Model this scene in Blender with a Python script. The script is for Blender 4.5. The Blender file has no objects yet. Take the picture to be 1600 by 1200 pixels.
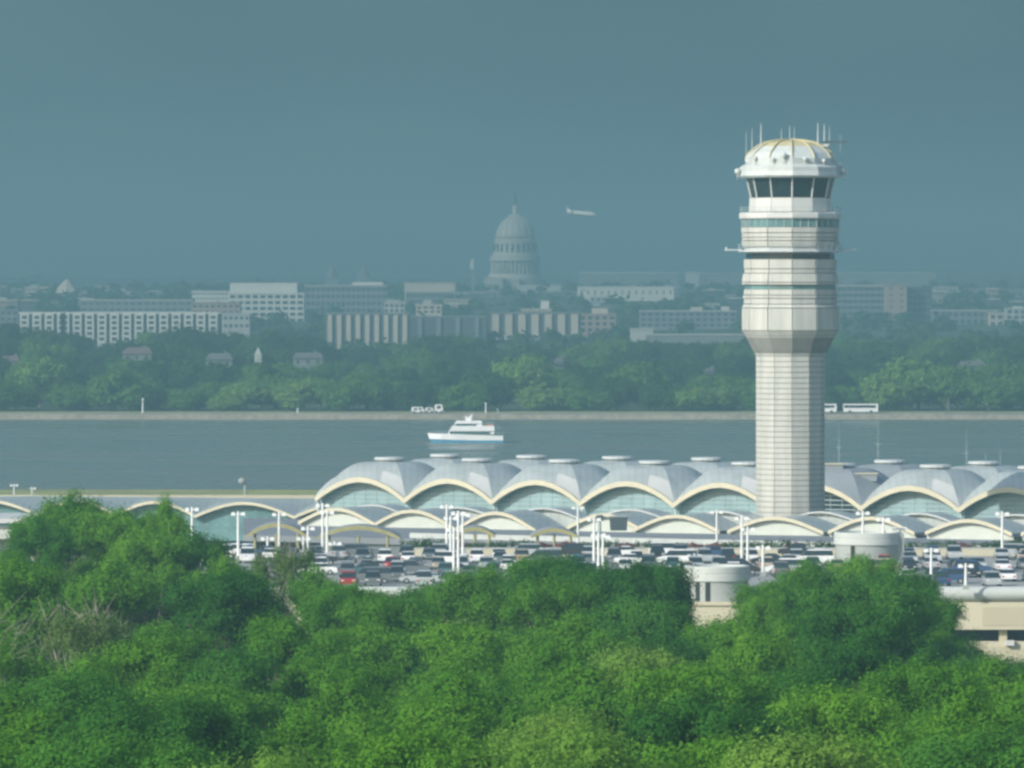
import bpy, math, random
import numpy as np
from mathutils import Vector, Matrix
R = math.radians
S = bpy.context.scene
COL = S.collection

# ------------------------------------------------------------------ camera, world, sun
F = 10150.0            # focal length in photograph pixels (1600 wide)
HZ = 430.0             # row of the eye level
CZ = 50.0              # eye height above the river
cam = bpy.data.cameras.new('camera'); co = bpy.data.objects.new('camera', cam); COL.objects.link(co)
co.location = (0, 0, CZ); co.rotation_euler = (R(90), 0, 0)
cam.sensor_width = 36; cam.lens = F / 1600 * 36; cam.shift_y = (HZ - 600) / 1600
cam.clip_start = 1; cam.clip_end = 40000
S.camera = co

SUN_EL, SUN_AZ = 28, 230     # azimuth clockwise from +Y (behind the camera, to the left)
w = bpy.data.worlds.new('World'); S.world = w; w.use_nodes = True
nt = w.node_tree; nt.nodes.clear()
def N(t, **k):
    n = nt.nodes.new(t)
    for a, b in k.items(): setattr(n, a, b)
    return n
sky = N('ShaderNodeTexSky', sky_type='NISHITA', sun_disc=False, sun_elevation=R(SUN_EL), sun_rotation=R(SUN_AZ))
sky.air_density = 1.2; sky.dust_density = 1.5
tc = N('ShaderNodeTexCoord'); sep = N('ShaderNodeSeparateXYZ'); nt.links.new(tc.outputs['Generated'], sep.inputs[0])
# storm cloud bank ahead: covers the low northern half of the sky
mz = N('ShaderNodeMapRange', interpolation_type='SMOOTHSTEP'); mz.inputs[1].default_value = 0.62; mz.inputs[2].default_value = 0.3
my = N('ShaderNodeMapRange', interpolation_type='SMOOTHSTEP'); my.inputs[1].default_value = -0.15; my.inputs[2].default_value = 0.45
nt.links.new(sep.outputs['Z'], mz.inputs[0]); nt.links.new(sep.outputs['Y'], my.inputs[0])
mul = N('ShaderNodeMath', operation='MULTIPLY'); nt.links.new(mz.outputs[0], mul.inputs[0]); nt.links.new(my.outputs[0], mul.inputs[1])
bs = N('ShaderNodeBackground'); bs.inputs[1].default_value = 0.15; nt.links.new(sky.outputs[0], bs.inputs[0])
nz = N('ShaderNodeTexNoise'); nz.inputs['Scale'].default_value = 9; nz.inputs['Detail'].default_value = 2
mp = N('ShaderNodeMapping'); mp.inputs['Scale'].default_value = (1.0, 1.0, 2.2); nt.links.new(tc.outputs['Generated'], mp.inputs[0]); nt.links.new(mp.outputs[0], nz.inputs[0])
cr = N('ShaderNodeValToRGB'); cr.color_ramp.elements[0].position = .3; cr.color_ramp.elements[1].position = .7
cr.color_ramp.elements[0].color = (0.050, 0.102, 0.132, 1); cr.color_ramp.elements[1].color = (0.090, 0.170, 0.192, 1)
gx = N('ShaderNodeMath', operation='MULTIPLY_ADD'); gx.inputs[1].default_value = -1.7; nt.links.new(sep.outputs['X'], gx.inputs[0]); nt.links.new(nz.outputs[0], gx.inputs[2])   # the storm thickens to the right
nt.links.new(gx.outputs[0], cr.inputs[0])
bc = N('ShaderNodeBackground'); bc.inputs[1].default_value = 1.0; nt.links.new(cr.outputs[0], bc.inputs[0])
mx = N('ShaderNodeMixShader'); nt.links.new(mul.outputs[0], mx.inputs[0]); nt.links.new(bs.outputs[0], mx.inputs[1]); nt.links.new(bc.outputs[0], mx.inputs[2])
wo = N('ShaderNodeOutputWorld'); nt.links.new(mx.outputs[0], wo.inputs[0])

sl = bpy.data.lights.new('sun', 'SUN'); so = bpy.data.objects.new('sun', sl); COL.objects.link(so)
sl.energy = 3.9; sl.angle = R(0.6); sl.color = (1.0, 0.955, 0.88)
az = R(SUN_AZ); el = R(SUN_EL)
sd = Vector((math.sin(az) * math.cos(el), math.cos(az) * math.cos(el), math.sin(el)))
so.rotation_euler = (-sd).to_track_quat('-Z', 'Y').to_euler()
S.view_settings.view_transform = 'Standard'; S.view_settings.look = 'None'
S.view_settings.exposure = 0.45; S.view_settings.gamma = 1
S.cycles.use_denoising = True
S.cycles.max_bounces = 6; S.cycles.volume_bounces = 0; S.cycles.diffuse_bounces = 2; S.cycles.glossy_bounces = 3
S.cycles.pixel_filter_type = 'BLACKMAN_HARRIS'; S.cycles.filter_width = 2.8
S.cycles.caustics_reflective = False; S.cycles.caustics_refractive = False
S.cycles.use_adaptive_sampling = True; S.cycles.adaptive_threshold = 0.02

def P(px, py, Y): return Vector(((px - 800) * Y / F, Y, CZ - (py - HZ) * Y / F))
def XW(px, Y): return (px - 800) * Y / F
def ZW(py, Y): return CZ - (py - HZ) * Y / F

# ------------------------------------------------------------------ materials
M = {}
def mat(name, col, rough=.7, metal=0., var=.12, scale=.5, bump=0., spec=.5, stretch=None):
    m = bpy.data.materials.new(name); m.use_nodes = True; t = m.node_tree; b = t.nodes['Principled BSDF']
    b.inputs['Roughness'].default_value = rough; b.inputs['Metallic'].default_value = metal
    b.inputs['Specular IOR Level'].default_value = spec
    c = t.nodes.new('ShaderNodeTexCoord'); n = t.nodes.new('ShaderNodeTexNoise')
    n.inputs['Scale'].default_value = scale; n.inputs['Detail'].default_value = 5
    if stretch:
        q = t.nodes.new('ShaderNodeMapping'); q.inputs['Scale'].default_value = (1, 1, stretch); t.links.new(c.outputs['Object'], q.inputs[0]); t.links.new(q.outputs[0], n.inputs[0])
    else: t.links.new(c.outputs['Object'], n.inputs[0])
    r = t.nodes.new('ShaderNodeMapRange'); r.inputs[1].default_value = .3; r.inputs[2].default_value = .7
    r.inputs[3].default_value = 1 - var; r.inputs[4].default_value = 1 + var
    t.links.new(n.outputs[0], r.inputs[0])
    x = t.nodes.new('ShaderNodeMix'); x.data_type = 'RGBA'; x.blend_type = 'MULTIPLY'; x.inputs[0].default_value = 1
    x.inputs[6].default_value = (*col, 1); t.links.new(r.outputs[0], x.inputs[7]); t.links.new(x.outputs[2], b.inputs['Base Color'])
    if bump:
        bp = t.nodes.new('ShaderNodeBump'); bp.inputs['Strength'].default_value = bump; t.links.new(n.outputs[0], bp.inputs['Height']); t.links.new(bp.outputs[0], b.inputs['Normal'])
    M[name] = m; return m
def leafmat(name, col, col2, trans=.35, sc=.35):
    m = bpy.data.materials.new(name); m.use_nodes = True; t = m.node_tree; t.nodes.clear()
    o = t.nodes.new('ShaderNodeOutputMaterial'); d = t.nodes.new('ShaderNodeBsdfDiffuse'); tr = t.nodes.new('ShaderNodeBsdfTranslucent')
    a = t.nodes.new('ShaderNodeMixShader'); a.inputs[0].default_value = trans
    c = t.nodes.new('ShaderNodeTexCoord'); n = t.nodes.new('ShaderNodeTexNoise'); n.inputs['Scale'].default_value = sc; n.inputs['Detail'].default_value = 6
    n.inputs['Roughness'].default_value = .75
    oi = t.nodes.new('ShaderNodeObjectInfo'); ad = t.nodes.new('ShaderNodeMath'); ad.operation = 'MULTIPLY_ADD'
    ad.inputs[1].default_value = .45; t.links.new(oi.outputs['Random'], ad.inputs[0]); t.links.new(n.outputs[0], ad.inputs[2])
    r = t.nodes.new('ShaderNodeMapRange'); r.inputs[1].default_value = .45; r.inputs[2].default_value = 1.0
    t.links.new(ad.outputs[0], r.inputs[0]); t.links.new(c.outputs['Object'], n.inputs[0])
    x = t.nodes.new('ShaderNodeMix'); x.data_type = 'RGBA'; x.inputs[6].default_value = (*col, 1); x.inputs[7].default_value = (*col2, 1)
    t.links.new(r.outputs[0], x.inputs[0]); t.links.new(x.outputs[2], d.inputs[0]); t.links.new(x.outputs[2], tr.inputs[0])
    t.links.new(d.outputs[0], a.inputs[1]); t.links.new(tr.outputs[0], a.inputs[2]); t.links.new(a.outputs[0], o.inputs[0])
    M[name] = m; return m
mat('precast', (.48, .485, .44), .75, var=.13, scale=.9, stretch=.12)
mat('precast_core', (.24, .24, .22), .8)
mat('white_paint', (.58, .59, .565), .5, var=.04)
mat('white_metal', (.54, .57, .57), .4, var=.05)
mat('tower_cap', (.52, .56, .54), .45, var=.08, scale=1.2)
mat('rail', (.35, .42, .42), .5)
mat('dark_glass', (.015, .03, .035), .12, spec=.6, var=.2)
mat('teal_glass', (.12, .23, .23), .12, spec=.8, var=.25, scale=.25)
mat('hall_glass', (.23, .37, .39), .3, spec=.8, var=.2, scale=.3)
mat('mullion', (.40, .50, .50), .5)
mat('cream', (.60, .56, .41), .6, var=.06)
mat('cream_wall', (.56, .52, .38), .8, var=.05, scale=.2)
mat('cream_panel', (.49, .45, .32), .8, var=.05, scale=.2)
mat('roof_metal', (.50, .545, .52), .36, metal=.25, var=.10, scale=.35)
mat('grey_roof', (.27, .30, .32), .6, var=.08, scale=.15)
mat('canopy_fill', (.56, .60, .54), .6, var=.05)
mat('ochre', (.34, .32, .15), .7, var=.2)
mat('concrete', (.33, .355, .335), .8, var=.08, scale=.3)
mat('concrete_light', (.49, .52, .49), .8, var=.07, scale=.3)
mat('deck', (.30, .31, .30), .9, var=.12, scale=.3)
mat('road', (.20, .22, .24), .8, var=.08, scale=.1)
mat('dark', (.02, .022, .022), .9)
mat('pole', (.78, .80, .78), .4, var=.03)
mat('sign_back', (.06, .08, .09), .6)
mat('gold', (.50, .45, .25), .55)
mat('tyre', (.02, .02, .02), .8); mat('rim', (.5, .5, .5), .4, metal=.6)
mat('car_glass', (.02, .03, .035), .08, spec=.7)
mat('lamp_glass', (.75, .75, .7), .2); mat('red_lens', (.35, .02, .02), .3)
mat('trunk', (.16, .14, .11), .9, var=.3, scale=3, bump=.4); mat('pale_bark', (.30, .29, .23), .9, var=.2, scale=3)
mat('grass', (.25, .27, .09), .95, var=.25, scale=.05)
mat('soil', (.06, .09, .04), .95, var=.3, scale=.03)
mat('apron', (.28, .29, .27), .9, var=.1, scale=.03)
mat('sea_stone', (.33, .30, .24), .9, var=.25, scale=.5, bump=.3)
mat('far_land', (.035, .07, .03), .95, var=.35, scale=.012)
mat('hill', (.04, .07, .035), .95, var=.3, scale=.006)
mat('stone_white', (.31, .315, .28), .7, var=.04)
mat('bronze', (.015, .02, .02), .6)
mat('wall_white', (.50, .52, .48), .75, var=.05, scale=.05)
mat('wall_pale', (.33, .36, .35), .75, var=.06, scale=.05)
mat('wall_grey', (.15, .175, .18), .75, var=.08, scale=.05)
mat('wall_brown', (.27, .22, .185), .8, var=.08, scale=.05)
mat('wall_tan', (.40, .37, .31), .8, var=.06, scale=.05)
mat('wall_dark', (.06, .075, .085), .6, var=.1, scale=.05)
mat('far_glass', (.025, .04, .05), .2, spec=.6)
mat('roof_dull', (.11, .115, .12), .85)
mat('roof_red', (.13, .10, .095), .85)
mat('hull_white', (.84, .85, .84), .35, var=.02); mat('hull_blue', (.05, .25, .42), .4)
mat('boat_glass', (.03, .10, .10), .15, spec=.7); mat('orange', (.5, .16, .08), .6); mat('foam', (.7, .74, .74), .8, var=.2, scale=2)
for nme, c in dict(white=(.78, .79, .78), silver=(.42, .45, .46), grey=(.13, .15, .16), black=(.02, .022, .025), blue=(.03, .07, .16), red=(.36, .025, .03), tan=(.38, .33, .24), teal=(.05, .13, .14)).items():
    m = mat('paint_' + nme, c, .28, metal=.0, var=.02); m.node_tree.nodes['Principled BSDF'].inputs['Coat Weight'].default_value = .5
leafmat('leaf_mid', (.078, .235, .022), (.160, .360, .034), .5, sc=.14)
leafmat('leaf_deep', (.044, .160, .026), (.090, .260, .034), .5, sc=.14)
leafmat('leaf_light', (.140, .300, .042), (.215, .375, .065), .5, sc=.16)
leafmat('leaf_olive', (.085, .190, .040), (.150, .250, .065), .5)
leafmat('far_leaf_dark', (.030, .085, .030), (.055, .130, .036), sc=.04)
leafmat('far_leaf_mid', (.080, .195, .040), (.120, .240, .048), sc=.03)
leafmat('far_leaf_light', (.150, .285, .065), (.200, .330, .080), sc=.03)
leafmat('red_leaf', (.16, .05, .05), (.26, .10, .09), sc=1)
leafmat('hedge_leaf', (.04, .10, .03), (.08, .15, .04), sc=1)

# standing seams of the metal roofs
t = M['roof_metal'].node_tree; b = t.nodes['Principled BSDF']; wv = t.nodes.new('ShaderNodeTexWave'); wv.inputs['Scale'].default_value = .28; wv.inputs['Distortion'].default_value = 0; c_ = t.nodes.new('ShaderNodeTexCoord')
rm = t.nodes.new('ShaderNodeMapRange'); rm.inputs[1].default_value = .0; rm.inputs[2].default_value = .18; rm.inputs[3].default_value = .88; rm.inputs[4].default_value = 1.0
mxx = t.nodes.new('ShaderNodeMix'); mxx.data_type = 'RGBA'; mxx.blend_type = 'MULTIPLY'; mxx.inputs[0].default_value = 1; old = b.inputs['Base Color'].links[0].from_socket
t.links.new(c_.outputs['Object'], wv.inputs[0]); t.links.new(wv.outputs['Fac'], rm.inputs[0]); t.links.new(old, mxx.inputs[6]); t.links.new(rm.outputs[0], mxx.inputs[7]); t.links.new(mxx.outputs[2], b.inputs['Base Color'])
# water
m = bpy.data.materials.new('river_water'); m.use_nodes = True; t = m.node_tree; b = t.nodes['Principled BSDF']
b.inputs['Base Color'].default_value = (.15, .185, .16, 1); b.inputs['Roughness'].default_value = .22; b.inputs['IOR'].default_value = 1.33
g = t.nodes.new('ShaderNodeNewGeometry'); mp2 = t.nodes.new('ShaderNodeMapping'); mp2.inputs['Scale'].default_value = (.35, .9, 1)
n1 = t.nodes.new('ShaderNodeTexNoise'); n1.inputs['Scale'].default_value = 1.0; n1.inputs['Detail'].default_value = 4
bp = t.nodes.new('ShaderNodeBump'); bp.inputs['Strength'].default_value = .55; bp.inputs['Distance'].default_value = .35
t.links.new(g.outputs['Position'], mp2.inputs[0]); t.links.new(mp2.outputs[0], n1.inputs[0]); t.links.new(n1.outputs[0], bp.inputs['Height']); t.links.new(bp.outputs[0], b.inputs['Normal'])
n2 = t.nodes.new('ShaderNodeTexNoise'); n2.inputs['Scale'].default_value = 1; n2.inputs['Detail'].default_value = 5; mp3 = t.nodes.new('ShaderNodeMapping'); mp3.inputs['Scale'].default_value = (.012, .018, 1)
t.links.new(g.outputs['Position'], mp3.inputs[0]); t.links.new(mp3.outputs[0], n2.inputs[0])
r2 = t.nodes.new('ShaderNodeMapRange'); r2.inputs[1].default_value = .35; r2.inputs[2].default_value = .65; r2.inputs[3].default_value = .12; r2.inputs[4].default_value = .38; t.links.new(n2.outputs[0], r2.inputs[0]); t.links.new(r2.outputs[0], b.inputs['Roughness'])
r3 = t.nodes.new('ShaderNodeMapRange'); r3.inputs[1].default_value = .35; r3.inputs[2].default_value = .65; r3.inputs[3].default_value = .25; r3.inputs[4].default_value = .75; t.links.new(n2.outputs[0], r3.inputs[0]); t.links.new(r3.outputs[0], bp.inputs['Strength'])
M['water'] = m

# ------------------------------------------------------------------ builders
class MB:
    def __init__(s): s.v = []; s.f = []; s.m = []; s.mats = []
    def mi(s, name):
        if name not in s.mats: s.mats.append(name)
        return s.mats.index(name)
    def add(s, vs, fs, mt):
        o = len(s.v); k = s.mi(mt); s.v += [tuple(v) for v in vs]
        for f in fs: s.f.append([i + o for i in f]); s.m.append(k)
    def box(s, a, b, mt, ang=0, piv=None):
        x0, y0, z0 = a; x1, y1, z1 = b
        vs = [(x0, y0, z0), (x1, y0, z0), (x1, y1, z0), (x0, y1, z0), (x0, y0, z1), (x1, y0, z1), (x1, y1, z1), (x0, y1, z1)]
        if ang:
            c, q = math.cos(ang), math.sin(ang); px, py = piv or ((x0 + x1) / 2, (y0 + y1) / 2)
            vs = [(px + (x - px) * c - (y - py) * q, py + (x - px) * q + (y - py) * c, z) for x, y, z in vs]
        s.add(vs, [(0, 3, 2, 1), (4, 5, 6, 7), (0, 1, 5, 4), (1, 2, 6, 5), (2, 3, 7, 6), (3, 0, 4, 7)], mt)
    def frust(s, a, b, ta, tb, z0, z1, mt):   # tapered box
        (x0, y0), (x1, y1) = a, b; (u0, v0), (u1, v1) = ta, tb
        s.add([(x0, y0, z0), (x1, y0, z0), (x1, y1, z0), (x0, y1, z0), (u0, v0, z1), (u1, v0, z1), (u1, v1, z1), (u0, v1, z1)],
              [(0, 3, 2, 1), (4, 5, 6, 7), (0, 1, 5, 4), (1, 2, 6, 5), (2, 3, 7, 6), (3, 0, 4, 7)], mt)
    def tube(s, p, q, r0, r1, mt, n=8, cap=True):
        p = Vector(p); q = Vector(q); d = (q - p).normalized(); a = d.orthogonal().normalized(); b2 = d.cross(a)
        vs = []
        for c, r in ((p, r0), (q, r1)):
            for i in range(n):
                t_ = 2 * math.pi * i / n; vs.append(c + (a * math.cos(t_) + b2 * math.sin(t_)) * r)
        fs = [(i, (i + 1) % n, n + (i + 1) % n, n + i) for i in range(n)]
        if cap: fs += [tuple(range(n))[::-1], tuple(range(n, 2 * n))]
        s.add(vs, fs, mt)
    def lathe(s, cx, cy, prof, mt, n=12, off=-math.pi / 2, cap=True):
        vs = []
        for r, z in prof:
            for i in range(n):
                t_ = off + 2 * math.pi * i / n; vs.append((cx + r * math.cos(t_), cy + r * math.sin(t_), z))
        fs = []
        for k in range(len(prof) - 1):
            for i in range(n):
                j = (i + 1) % n; fs.append((k * n + i, k * n + j, (k + 1) * n + j, (k + 1) * n + i))
        if cap: fs += [tuple(range(n))[::-1], tuple((len(prof) - 1) * n + i for i in range(n))]
        s.add(vs, fs, mt)
    def ext_y(s, poly, y0, y1, mt):           # polygon in xz extruded along y
        n = len(poly); vs = [(x, y0, z) for x, z in poly] + [(x, y1, z) for x, z in poly]
        s.add(vs, [tuple(range(n)), tuple(range(n, 2 * n))[::-1]] + [(i, n + i, n + (i + 1) % n, (i + 1) % n) for i in range(n)], mt)
    def build(s, name, parent=None, smooth=False, loc=None):
        me = bpy.data.meshes.new(name); me.from_pydata(s.v, [], s.f); 
        for q in s.mats: me.materials.append(M[q])
        me.polygons.foreach_set('material_index', s.m)
        if smooth: me.polygons.foreach_set('use_smooth', [True] * len(s.f))
        me.update()
        o = bpy.data.objects.new(name, me); COL.objects.link(o)
        if loc is not None:
            me.transform(Matrix.Translation(-Vector(loc))); o.location = loc
        if parent is not None: o.parent = parent
        return o
def tag(o, label=None, cat=None, group=None, kind=None):
    if label: o['label'] = label
    if cat: o['category'] = cat
    if group: o['group'] = group
    if kind: o['kind'] = kind
    return o
def empty(name, loc=(0, 0, 0), rz=0):
    o = bpy.data.objects.new(name, None); COL.objects.link(o); o.location = loc; o.rotation_euler.z = rz; o.empty_display_size = .1; return o
def copy_tree(o, parent=None):
    c = o.copy(); COL.objects.link(c); c.parent = parent
    for ch in list(o.children): copy_tree(ch, c)
    return c
ORD = ['first', 'second', 'third', 'fourth', 'fifth', 'sixth', 'seventh', 'eighth', 'ninth', 'tenth', 'eleventh', 'twelfth', 'thirteenth', 'fourteenth', 'fifteenth', 'sixteenth', 'seventeenth', 'eighteenth', 'nineteenth', 'twentieth']
def ordn(i):
    if i < 20: return ORD[i]
    t_ = ['twenty', 'thirty', 'forty', 'fifty', 'sixty'][(i + 1) // 10 - 2]
    return (t_[:-1] + 'ieth') if (i + 1) % 10 == 0 else t_ + '-' + ORD[i % 10]
def quads(c, nrm, sz, rng, asp=.7):
    n = len(c); a = rng.normal(size=(n, 3)); a -= (a * nrm).sum(1)[:, None] * nrm; a /= np.linalg.norm(a, axis=1)[:, None] + 1e-9
    b_ = np.cross(nrm, a); s_ = sz[:, None]
    return np.stack([c + a * s_, c + b_ * s_ * asp, c - a * s_, c - b_ * s_ * asp], 1).reshape(-1, 3)
def quad_mesh(name, v, mts):
    n = len(v) // 4; me = bpy.data.meshes.new(name); me.vertices.add(len(v)); me.vertices.foreach_set('co', v.astype(np.float32).ravel())
    me.loops.add(4 * n); me.loops.foreach_set('vertex_index', np.arange(4 * n, dtype=np.int32))
    me.polygons.add(n); me.polygons.foreach_set('loop_start', np.arange(0, 4 * n, 4, dtype=np.int32))
    for q in mts: me.materials.append(M[q])
    me.update(); me.validate(); return me
def clumps(centres, radii, per, leaf, rng, flat=.8, mid=None):
    cs = []; ns = []; ss = []
    for c, r in zip(centres, radii):
        k = int(per * r * r)
        d = rng.normal(size=(k, 3)); d /= np.linalg.norm(d, axis=1)[:, None]
        rad = r * (1.05 - .65 * rng.random(k) ** 1.4) * (1 + .3 * np.sin(d[:, 0] * 5 + c[0] * 3) * np.sin(d[:, 2] * 6 + c[1]) + .2 * np.sin(d[:, 1] * 9 + c[2] * 5)) * (1 + .5 * (rng.random(k) < .17) * rng.random(k))
        p = d * rad[:, None]; p[:, 2] *= flat
        nn = d + rng.normal(size=(k, 3)) * .38 + np.array([0, 0, .4]); nn /= np.linalg.norm(nn, axis=1)[:, None]
        cs.append(p + c); ns.append(nn); ss.append(leaf * (.6 + .8 * rng.random(k)))
    return quads(np.concatenate(cs), np.concatenate(ns), np.concatenate(ss), rng)

# ------------------------------------------------------------------ setting: land, river, hills
def gz(Y): return 2.0 if Y > 700 else 2 + (700 - Y) / 450 * 8
mb = MB(); ys = [-60, 100, 250, 400, 550, 700, 1454]
vs = []; 
for y in ys: vs += [(-1500, y, gz(y)), (1500, y, gz(y))]
vs += [(-1500, 1458, -1), (1500, 1458, -1)]
mb.add(vs, [(2 * i, 2 * i + 1, 2 * i + 3, 2 * i + 2) for i in range(len(ys))], 'soil')
tag(mb.build('ground'), kind='structure')
mb = MB(); mb.box((-1500, 1020, 2.0), (1500, 1405, 2.02), 'apron'); tag(mb.build('airfield_pavement'), kind='structure')
mb = MB(); mb.box((-1500, 1409, 2.0), (1500, 1452, 2.05), 'grass'); tag(mb.build('grass_verge'), kind='structure')
mb = MB(); mb.add([(-2500, 1440, 0), (2500, 1440, 0), (2500, 2300, 0), (-2500, 2300, 0)], [(0, 1, 2, 3)], 'water'); tag(mb.build('river'), kind='structure')
# far land rising to the capitol hill
rng = np.random.default_rng(5)
prof = [(2258, 1.9), (2600, 2.5), (2900, 5), (3200, 10), (3600, 17), (4100, 24), (4600, 32), (5200, 38), (5800, 34), (7000, 30), (10400, 30)]
mb = MB(); nx = 60; xs = np.linspace(-2200, 2200, nx); vs = []
for y, z in prof:
    for x in xs: vs.append((x, y, z + (rng.normal() * 1.2 if y > 3000 else 0)))
mb.add(vs, [(j * nx + i, j * nx + i + 1, (j + 1) * nx + i + 1, (j + 1) * nx + i) for j in range(len(prof) - 1) for i in range(nx - 1)], 'far_land')
tag(mb.build('far_shore_land', smooth=True), kind='structure')
def farz(Y): return float(np.interp(Y, [p[0] for p in prof], [p[1] for p in prof]))
def hill(name, Y, pts, wid, seed):
    rg = np.random.default_rng(seed); xs = np.linspace(-1600, 1600, 640); px = xs * F / Y + 800
    top = np.interp(px, [p[0] for p in pts], [p[1] for p in pts]); z = CZ - (top - HZ) * Y / F
    rough = np.convolve(rg.normal(size=640), np.ones(5) / 5, 'same') * 2.6 + np.convolve(rg.normal(size=640), np.ones(25) / 25, 'same') * 5
    z = z + rough; mb = MB(); vs = []; n = len(xs)
    for k, (dy, fr) in enumerate([(-wid, 0), (-wid * .5, .6), (-wid * .2, .92), (0, 1), (wid * .3, .9), (wid, 0)]):
        for i in range(n): vs.append((xs[i], Y + dy, 20 + (z[i] - 20) * fr + (rg.normal() * 1.0 if 0 < fr < 1 else 0)))
    mb.add(vs, [(j * n + i, j * n + i + 1, (j + 1) * n + i + 1, (j + 1) * n + i) for j in range(5) for i in range(n - 1)], 'hill')
    tag(mb.build(name, smooth=False), kind='structure')
hill('hills', 8200, [(-300, 432), (0, 431), (200, 431), (400, 434), (600, 434), (800, 436), (1000, 430), (1200, 426), (1400, 422), (1600, 420), (1900, 424)], 500, 3)
hill('near_hills', 6300, [(-300, 446), (0, 444), (150, 450), (300, 440), (500, 442), (620, 441), (750, 448), (860, 447), (1000, 440), (1150, 440), (1300, 436), (1450, 432), (1600, 430), (1900, 430)], 300, 4)
# sea wall of the far bank and its path
mb = MB()
for i in range(60):
    x0 = -900 + i * 30; mb.box((x0, 2254 + (i % 3) * .1, -1), (x0 + 29.95, 2258, 1.72 + (i * 7 % 5) * .04), 'sea_stone')
o = mb.build('sea_wall'); tag(o, 'long low weathered stone sea wall edging the far bank of the river', 'wall')
mb = MB(); mb.box((-900, 2258.2, 1.9), (900, 2266, 2.0), 'apron'); tag(mb.build('path'), kind='structure')
mb = MB(); mb.box((-900, 2266.2, 1.9), (900, 2282, 2.12), 'grass'); tag(mb.build('far_bank_grass'), kind='structure')

# ------------------------------------------------------------------ trees
rs = random.Random(11)
def fg_variant(seed, leaf, H=22, rad=5.6, nc=89, per=760, ls=.095, sparse=False, bark='trunk', crown_low=.16):
    rg = np.random.default_rng(seed); cs = []; rr = []
    lobes = []
    for q in range(7):
        hgt = H * (crown_low + .12 + (q + .5) / 7 * (.80 - crown_low)); a_ = q * 2.4 + rg.uniform(-.5, .5); off = rad * rg.uniform(.35, .62) * (1 - .35 * (hgt / H > .75))
        lobes.append((np.array([off * math.cos(a_), off * math.sin(a_), hgt]), rad * rg.uniform(.42, .66)))
    for i in range(nc):
        lc, lr = lobes[i % 7]; d = rg.normal(size=3); d[2] = d[2] * .8 + .25; d /= np.linalg.norm(d); hz = H / 2
        c = lc + d * lr * rg.uniform(.55, 1.0) * np.array([1, 1, 1.0])
        cs.append(c); rr.append(rg.uniform(.7, 1.9) * (.75 if sparse else 1))
    cs = np.array(cs); cs[:, 2] = np.minimum(cs[:, 2], H - 1.2)
    for j in range(7):
        a_ = j * .9 + rg.random(); q_ = 0 if j == 0 else rg.uniform(.25, .6) * rad; cs = np.vstack([cs, [q_ * math.cos(a_), q_ * math.sin(a_), H - 1.3 - (0 if j == 0 else rg.uniform(.3, 2.2))]]); rr.append(1.35)
    v = clumps(cs, rr, per, ls, rg)
    me = quad_mesh('crown', v, [leaf])
    tb = MB(); fork = H * .42; tb.tube((0, 0, -1.5), (.1, 0, fork), .42, .26, bark, 8)
    for i, c in enumerate(cs):
        mid = Vector((c[0] * .4, c[1] * .4, fork * .8 + (c[2] - fork) * .55)); tb.tube((0, 0, fork * (.65 + .35 * rg.random())), mid, .15, .09, bark, 5)
        tb.tube(mid, c, .09, .03, bark, 5)
        if sparse:
            for q in range(7):
                e = Vector(c) + Vector((rg.normal() * 1.0, rg.normal() * 1.0, abs(rg.normal()) * 1.2 + .3)); tb.tube(c, e, .03, .01, bark, 4)
    te = empty('tree', (0, 0, 0)); cr_ = bpy.data.objects.new('crown', me); COL.objects.link(cr_); cr_.parent = te
    tk = tb.build('trunk', te); te['H'] = H; return te
kinds = {
 'mid': [fg_variant(1, 'leaf_mid'), fg_variant(2, 'leaf_mid', rad=6.2, nc=58), fg_variant(3, 'leaf_mid', rad=5, nc=43)],
 'deep': [fg_variant(4, 'leaf_deep'), fg_variant(5, 'leaf_deep', rad=6.4, nc=60)],
 'light': [fg_variant(6, 'leaf_light', rad=6.4, nc=63, ls=.09, per=900), fg_variant(7, 'leaf_light', rad=5.2, ls=.09, per=900)],
 'sparse': [fg_variant(8, 'leaf_olive', rad=5.5, nc=49, per=420, sparse=True, bark='pale_bark'), fg_variant(9, 'leaf_mid', rad=4.6, nc=43, per=480, sparse=True, bark='pale_bark')],
 'narrow': [fg_variant(10, 'leaf_mid', rad=3.2, nc=37, per=760)],
}
used = set()
def plant_tree(lib, kd, px, ytop, Y, sc_r, label, group, cat='tree', ground=gz, rows=None):
    pr = lib[kd][rs.randrange(len(lib[kd]))]
    z1 = ZW(ytop, Y); z0 = ground(Y); h = z1 - z0
    if pr.name in used: o = copy_tree(pr)
    else: o = pr; used.add(pr.name)
    s_ = h / pr['H']; o.location = (XW(px, Y), Y, z0); o.rotation_euler.z = rs.uniform(0, 6.28)
    o.scale = (sc_r, sc_r, s_)
    tag(o, label, cat, group); return o
desc = {'mid': 'leafy bright green tree', 'deep': 'dense dark green tree', 'light': 'pale yellow-green tree', 'sparse': 'thin tree with bare branches', 'narrow': 'slim upright green tree'}
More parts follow.
